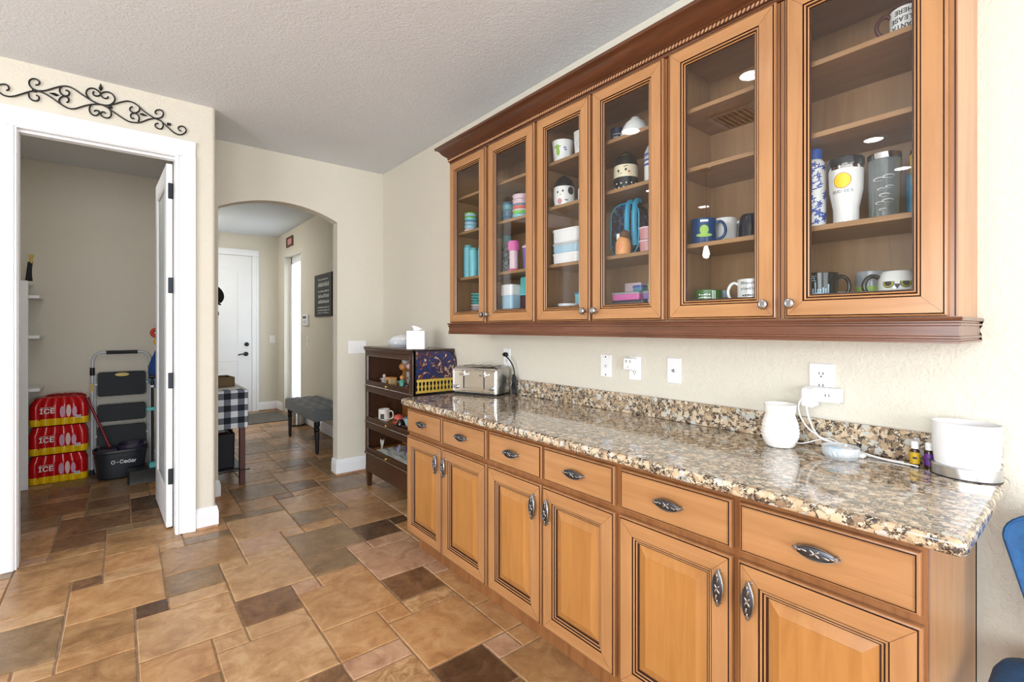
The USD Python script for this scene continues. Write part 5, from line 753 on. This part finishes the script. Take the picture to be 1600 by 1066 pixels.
for sg in (-1, 1): part(t, 'clamp', lathe([(0, -.035), (.018, -.035), (.018, .035), (0, .035)], 14, (sg * .213, LY(.93), .93)), 'black_plastic', 40); part(t, 'foot', lathe([(0, 0), (.019, 0), (.017, .045), (0, .045)], 14, (sg * .213, LY(.01), .001)), 'black_rubber', 40); part(t, 'rear_leg', tube([(sg * .195, LY(.02) + .035, .01), (sg * .195, LY(.9) + .012, .9)], .010, 8), 'aluminium', 40)
for z0, z1 in ((.70, .92), (.468, .622), (.25, .425)):
    q = rrect(-.176, .176, z0, z1, .022, 5)
    part(t, 'tread', loft([np.column_stack([q[:, 0], [LY(z) - .004 - d - .010 * math.sin(max(0, (z1 - .03 - z) / (z1 - z0)) * 2) for z in q[:, 1]], q[:, 1]]) for d in (.0, .028)]), 'black_rubber', 30)
    part(t, 'tread_bar', bx(-.2, .2, LY(z0) + .0, LY(z0) + .012, (z0 + z1) / 2 - .01, (z0 + z1) / 2 + .01, .003), 'aluminium')
part(t, 'badge', xf(ext(disc_poly(.052, .017, 0, .895), .003), XZ, (0, LY(.9) - .046, 0)), 'gold', label='gold oval badge'); part(t, 'sticker', bx(-.2255, -.2005, LY(.78) - .0145, LY(.78) - .0125, .74, .82), 'oil_yellow')
t = thing('mop_bucket', 'black mop bucket with white O-Cedar lettering on the pantry floor', 'bucket', (-.008, 5.605, .0005))
def oval(a, b, z, n=40): u_ = np.linspace(0, 2 * math.pi, n, endpoint=False); return np.column_stack([a * np.sign(np.cos(u_)) * np.abs(np.cos(u_)) ** .6, b * np.sign(np.sin(u_)) * np.abs(np.sin(u_)) ** .6, np.full(n, z)])
part(t, 'bucket', loft([oval(.150, .10, 0), oval(.165, .11, .012), oval(.188, .125, .225), oval(.196, .132, .232), oval(.196, .132, .252), oval(.188, .124, .256), oval(.18, .118, .2), oval(.14, .09, .03)]), 'bucket', 40)
part(t, 'wringer', loft([oval(.10, .11, .245), oval(.105, .112, .272), oval(.09, .10, .285), oval(.07, .08, .25)]).apply_translation((.075, 0, 0)), 'tray_purple', 40); part(t, 'spout', bx(-.16, -.02, -.09, .09, .243, .262, .01), 'tray_purple')
lt = ctext('O-Cedar', .030, .002); part(t, 'lettering', xf(lt, XZ, (.02, -.1265, .152)), 'white_plastic')
solo('mop', 'dark red mop handle leaning from the bucket towards the drink cases', 'mop', cat(tube([(-.085, 5.60, .268), (-.15, 5.66, .45), (-.235, 5.69, .69)], .011, 10), tube([(-.235, 5.69, .69), (-.243, 5.693, .715)], .014, 10)), 'pole_red', 40)
t = thing('dustpan', 'black upright dustpan with teal clips on a long handle beside the pantry door', 'dustpan', (.165, 5.36, .0005)); part(t, 'pan', loft([np.column_stack([rrect(-.13, .09, -.15 + d, .10 - d, .02, 4), np.full(16, z)]) for d, z in ((0, 0), (.0, .01), (.02, .055), (.05, .10))]), 'black_plastic', 30); part(t, 'handle', tube([(.045, .02, .03), (.045, .02, .82)], .0105, 10), 'black_plastic', 40)
part(t, 'clip', bx(.005, .085, -.008, .045, .595, .625, .004), 'teal'); part(t, 'clip', bx(.02, .075, -.05, .03, .07, .14, .008), 'teal'); part(t, 'grip', cat(lathe([(0, .82), (.013, .82), (.013, .86), (0, .862)], 12, (.045, .02, 0)), tube([(.02, .02, .895), (.07, .02, .895)], .016, 10), lathe([(0, .855), (.010, .855), (.010, .9), (0, .9)], 10, (.045, .02, 0))), 'black_plastic', 40); part(t, 'ferrule', lathe([(0, .80), (.0125, .80), (.0125, .835), (0, .835)], 12, (.045, .02, 0)), 'white_plastic', 40)
bg = trimesh.creation.icosphere(3, 1.); bg.vertices = bg.vertices * (1 + .14 * (meshkit.fbm(bg.vertices * 3, 3, 8)[:, None] - .5)) * [.075, .06, .19]; bg.vertices[:, :2] *= (1 - .55 * np.clip(bg.vertices[:, 2:3] / .19, 0, 1)) 
t = thing('blue_bag', 'blue plastic bag hanging on the pantry side wall above the dustpan', 'bag', (.262, 5.62, .955)); part(t, 'bag', bg, 'bag_blue', True); part(t, 'lower_print', bg.copy().apply_scale([1.02, 1.02, .55]).apply_translation((0, 0, -.085)), 'bag_pale', True)
part(t, 'tie', tube([(0, 0, .16), (.02, 0, .24), (.06, 0, .28), (.107, 0, .285)], .006, 6, True, 10), 'yellow', True)
t = thing('gift_bow', 'red and yellow ribbon bow hanging above the blue bag', 'bow', (.300, 5.66, 1.235)); part(t, 'loop', trimesh.creation.torus(.032, .016).apply_transform(trimesh.transformations.rotation_matrix(1.57, [1, 0, 0])).apply_translation((-.05, 0, .05)), 'bow_red', True); part(t, 'loop', trimesh.creation.torus(.026, .014).apply_transform(trimesh.transformations.rotation_matrix(1.57, [1, 0, 0])).apply_translation((-.03, 0, -.035)), 'yellow', True); part(t, 'hook', tube([(-.03, 0, .0), (.03, 0, .01), (.069, 0, .012)], .005, 6, True, 8), 'white_plastic', True)
# ------------------------------------------------------------------ hall
ht = thing('console_table', 'dark wood console table with a lower shelf just inside the archway', 'table', (0, 0, 0))
TX0, TX1, TY0, TY1, TZ = .545, .822, 4.640, 5.30, .800
part(ht, 'tabletop', bx(TX0, TX1 + .01, TY0 - .005, TY1 + .01, TZ - .03, TZ, .004), 'wood_red')
for y in (TY0 + .002, TY1 - .045):
    for x in (TX0 + .004, TX1 - .046): part(ht, 'leg', bx(x, x + .044, y, y + .044, .0005, TZ - .03, .004), 'wood_red')
part(ht, 'shelf', bx(TX0 + .004, TX1 - .003, TY0 + .05, TY1 - .03, .118, .132, .003), 'dark_metal'); part(ht, 'rail', tube([(TX0, TY0 - .012, .125), (TX1 + .03, TY0 - .012, .125)], .005, 8), 'dark_metal')
clp = [(TX1 + .0125, TZ + .003)]
cl = solo('checked_cloth', 'black and white buffalo check cloth draped over the console table', 'cloth', cat(bx(TX0 - .004, TX1 + .016, TY0 - .012, TY1 + .012, TZ + .0005, TZ + .004, .001), bx(TX0 - .004, TX1 + .016, TY0 - .012, TY0 - .008, TZ - .315, TZ + .003, .001), bx(TX1 + .0115, TX1 + .016, TY0 - .012, TY1 + .012, TZ - .315, TZ + .003, .001)), 'gingham')
t = thing('fabric_bin', 'dark fabric bin on the lower shelf of the console table', 'bin', (.655, 4.88, .1325)); part(t, 'bin', rloft(-.10, .10, -.14, .14, .02, [(.004, 0), (0, .006), (-.004, .29), (.004, .294), (.008, .27), (.012, .05)]), 'bin_dark', 30); part(t, 'contents', rloft(-.08, .08, -.12, .12, .03, [(0, .22), (.004, .285), (.03, .30)]), 'dark_red', 40)
t = thing('wood_tray', 'small weathered wooden box on the checked cloth', 'box', (.675, 4.98, TZ + .013), .1); part(t, 'box', cat(bx(-.09, .09, -.12, -.108, 0, .085, .002), bx(-.09, .09, .108, .12, 0, .085, .002), bx(-.09, -.078, -.12, .12, 0, .085, .002), bx(.078, .09, -.12, .12, 0, .085, .002), bx(-.09, .09, -.12, .12, 0, .008)), 'tray_wood'); part(t, 'slat', bx(-.075, .075, -.1, .1, .05, .06), 'brown')
solo('papers', 'loose white papers lying under the wooden box', 'papers', cat(bx(.56, .80, 4.74, 5.10, TZ + .0045, TZ + .008), rotz(bx(.57, .78, 4.72, 5.0, TZ + .0085, TZ + .012), .12, (.67, 4.9, 0))), 'paper')
for k, (lb, y, z) in enumerate((('black cap hanging high on the hall wall above the console table', 5.2, 1.64), ('black cap hanging below the other cap in the hall', 5.25, 1.50))):
    t = thing('cap', lb, 'hat', (.49, y, z)); hm = trimesh.creation.icosphere(3, 1.); hm.vertices = np.clip(hm.vertices, [-1, -1, -.25], 1) * [.12, .095, .10 - .03 * k]; part(t, 'crown', rotm(hm, [0, 1, 0], .5).apply_translation((.135 - .03 * k, 0, 0)), 'hat_black', 40); part(t, 'brim', rotm(lathe([(.09, 0), (.13, -.006), (.13, -.002), (.09, .004)], 28), [0, 1, 0], .6).apply_translation((.12 - .03 * k, 0, -.02)).apply_scale(1.), 'hat_black', 40); part(t, 'peg', tube([(0, 0, .03), (.11, 0, .04)], .008, 8), 'brown', 40)
bn = thing('bench', 'grey tufted upholstered bench with turned black legs along the hall wall', 'bench', (0, 0, 0))
QX0, QX1, QY0, QY1 = 1.555, 1.945, 5.20, 6.36
nx, ny = 28, 60; X_, Y_ = np.meshgrid(np.linspace(0, 1, nx), np.linspace(0, 1, ny), indexing='ij'); H_ = np.zeros_like(X_)
buttons = [((i + .5 + .25 * (j % 2) - .12) / 3.2 * 1.0, (j + .7) / 8.0) for j in range(8) for i in range(3) if (i + .5 + .25 * (j % 2) - .12) / 3.2 < .95]
for bx_, by_ in buttons: H_ -= .020 * np.exp(-(((X_ - bx_) * .39) ** 2 + ((Y_ - by_) * 1.16) ** 2) / (2 * .022 ** 2))
for j in range(8): H_ -= .004 * np.exp(-((((Y_ - (j + .7) / 8.0) * 1.16)) ** 2) / (2 * .008 ** 2))
E_ = np.minimum.reduce([X_ * .39, (1 - X_) * .39, Y_ * 1.16, (1 - Y_) * 1.16]); top_z = .478 + H_ - .022 * np.exp(-E_ / .010)
V_ = np.column_stack([(QX0 + X_ * (QX1 - QX0)).ravel(), (QY0 + Y_ * (QY1 - QY0)).ravel(), top_z.ravel()]); F_ = [(a, b, c) for i in range(nx - 1) for j in range(ny - 1) for p in [i * ny + j] for a, b, c in ((p, p + ny, p + 1), (p + 1, p + ny, p + ny + 1))]
part(bn, 'cushion', cat(trimesh.Trimesh(V_, F_, process=False), rloft(QX0 - .003, QX1 + .003, QY0 - .003, QY1 + .003, .02, [(.004, .350), (0, .356), (0, .448), (.006, .458)])), 'grey_fabric', 50)
for k, (a, b) in enumerate(buttons): part(bn, 'button', trimesh.creation.icosphere(1, .009).apply_scale((1, 1, .5)).apply_translation((QX0 + a * (QX1 - QX0), QY0 + b * (QY1 - QY0), .461)), 'grey_fabric', True)
for x in (QX0 + .045, QX1 - .045):
    for y in (QY0 + .05, QY1 - .05): part(bn, 'leg', lathe([(0, 0), (.013, 0), (.016, .02), (.019, .12), (.022, .22), (.016, .235), (.026, .25), (.026, .262), (.017, .275), (.027, .30), (.026, .352), (0, .352)], 18, (x, y, .0005)), 'black_plastic', 40)
t = thing('waste_bin', 'small brushed steel waste bin behind the bench', 'bin', (1.86, 7.0, .0005)); part(t, 'body', lathe([(0, 0), (.100, 0), (.104, .01), (.106, .27), (.102, .275), (0, .275)], 32), 'brushed_steel', 40); part(t, 'base_ring', lathe([(0, -.0004), (.107, -.0004), (.107, .018), (.1, .02)], 32), 'black_plastic', 40); part(t, 'liner', lathe([(.103, .265), (.110, .268), (.109, .255), (.106, .25)], 32), 'paper', 40)
solo('door_mat', 'grey brown door mat on the hall floor by the far door', 'mat', rotz(rloft(1.34, 1.92, 7.42, 8.32, .02, [(0, .0005), (0, .007), (.006, .010)]), 0), 'mat_fabric')
def hall_plate(label, x, y, z, face):
    t = thing('light_switch', label, 'switch', (x, y, z)); 
    if face == 'y': part(t, 'cover', bx(-.04, .04, -.006, -.0003, -.06, .06, .003), 'white_plastic'); part(t, 'rocker', bx(-.016, .016, -.010, -.005, -.032, .032, .002), 'white_ceramic')
    else: part(t, 'cover', bx(-.006, -.0003, -.04, .04, -.06, .06, .003), 'white_plastic'); part(t, 'rocker', bx(-.010, -.005, -.016, .016, -.032, .032, .002), 'white_ceramic')
hall_plate('white light switch on the far hall wall right of the door', 1.90, YH, 1.147, 'y'); hall_plate('white light switch on the hall side wall below the thermostat', XH, 6.906, 1.15, 'x')
t = thing('thermostat', 'white alarm keypad with a grey screen on the hall side wall', 'keypad', (XH, 6.95, 1.44)); part(t, 'body', bx(-.028, -.0003, -.11, .11, -.075, .075, .006), 'white_plastic'); part(t, 'screen', bx(-.0295, -.0275, -.06, .09, .015, .055, .001), 'slot_dark'); part(t, 'keys', bx(-.0295, -.0275, -.08, .08, -.055, -.005, .001), 'light_grey')
t = thing('picture_frame', 'tiny brown framed picture high on the hall wall above the glazed door', 'picture', (XH, 7.79, 2.635)); part(t, 'frame', cat(bx(-.02, -.0003, -.17, .17, -.075, -.045, .003), bx(-.02, -.0003, -.17, .17, .045, .075, .003), bx(-.02, -.0003, -.17, -.13, -.05, .05, .003), bx(-.02, -.0003, .13, .17, -.05, .05, .003)), 'brown'); part(t, 'print', bx(-.010, -.0003, -.135, .135, -.05, .05), 'rose')
sg_ = thing('chalk_sign', 'square dark grey chalkboard sign with white lettering on the hall wall', 'sign', (XH, 6.21, 1.745)); part(sg_, 'board', bx(-.022, -.0003, -.33, .33, -.27, .265, .004), 'chalkboard')
for zc, w_, h_, s_ in ((.185, .40, .05, 21), (.105, .42, .11, 22), (.035, .42, .05, 23), (-.035, .42, .10, 24), (-.105, .42, .09, 25), (-.165, .44, .04, 26), (-.200, .44, .035, 27), (-.232, .42, .03, 28)): part(sg_, 'lettering', xf(ext(scribble(w_ * .25, 1, h_ * .25, s_), .0008 / 4).apply_scale(4), YZ, (-.022, -.03, zc)), 'chalk')
# ------------------------------------------------------------------ blue chair at the right edge, its back to the wall
ch = thing('blue_chair', 'blue velvet upholstered dining chair at the right edge beside the countertop', 'chair', (0, 0, 0))
CY = -.075
part(ch, 'seat', rloft(1.37, 1.84, CY - .265, CY + .265, .09, [(.05, .395), (.012, .40), (.0, .42), (.0, .455), (.014, .478), (.05, .490), (.14, .494)], 8), 'blue_velvet', 50)
bp = rrect(CY - .235, CY + .235, .30, .0, .0) if False else None
def back_ring(x, grow): 
    q = rrect(CY - .235 - grow, CY + .250 + grow, .50 - grow, .855 + grow, .06, 8); w = 1 - .40 * np.clip((.855 - q[:, 1]) / .355, 0, 1) ** 1.3
    return np.column_stack([x + (q[:, 1] - .5) * .14 - .05 * ((q[:, 0] - CY) / .25) ** 2 * 1.0, CY + (q[:, 0] - CY) * w, q[:, 1]])
part(ch, 'back', loft([back_ring(1.765, -.02), back_ring(1.755, 0), back_ring(1.800, .0), back_ring(1.815, -.02)]), 'blue_velvet', 50)
pr = back_ring(1.7535, .002); part(ch, 'piping', tube(np.vstack([pr, pr[:1]]), .0045, 6, False), 'blue_velvet', True)
part(ch, 'back_support', cat(tube([(1.78, CY - .08, .44), (1.80, CY - .08, .56)], .016, 8), tube([(1.78, CY + .08, .44), (1.80, CY + .08, .56)], .016, 8)), 'dark_metal', 40)
for x, y, dx, dy in ((1.42, CY - .2, -.03, -.03), (1.42, CY + .2, -.03, .03), (1.79, CY - .2, .03, -.03), (1.79, CY + .2, .03, .03)): part(ch, 'leg', tube([(x, y, .42), (x + dx, y + dy, .0015)], [.016, .011], 10), 'dark_metal', 40)
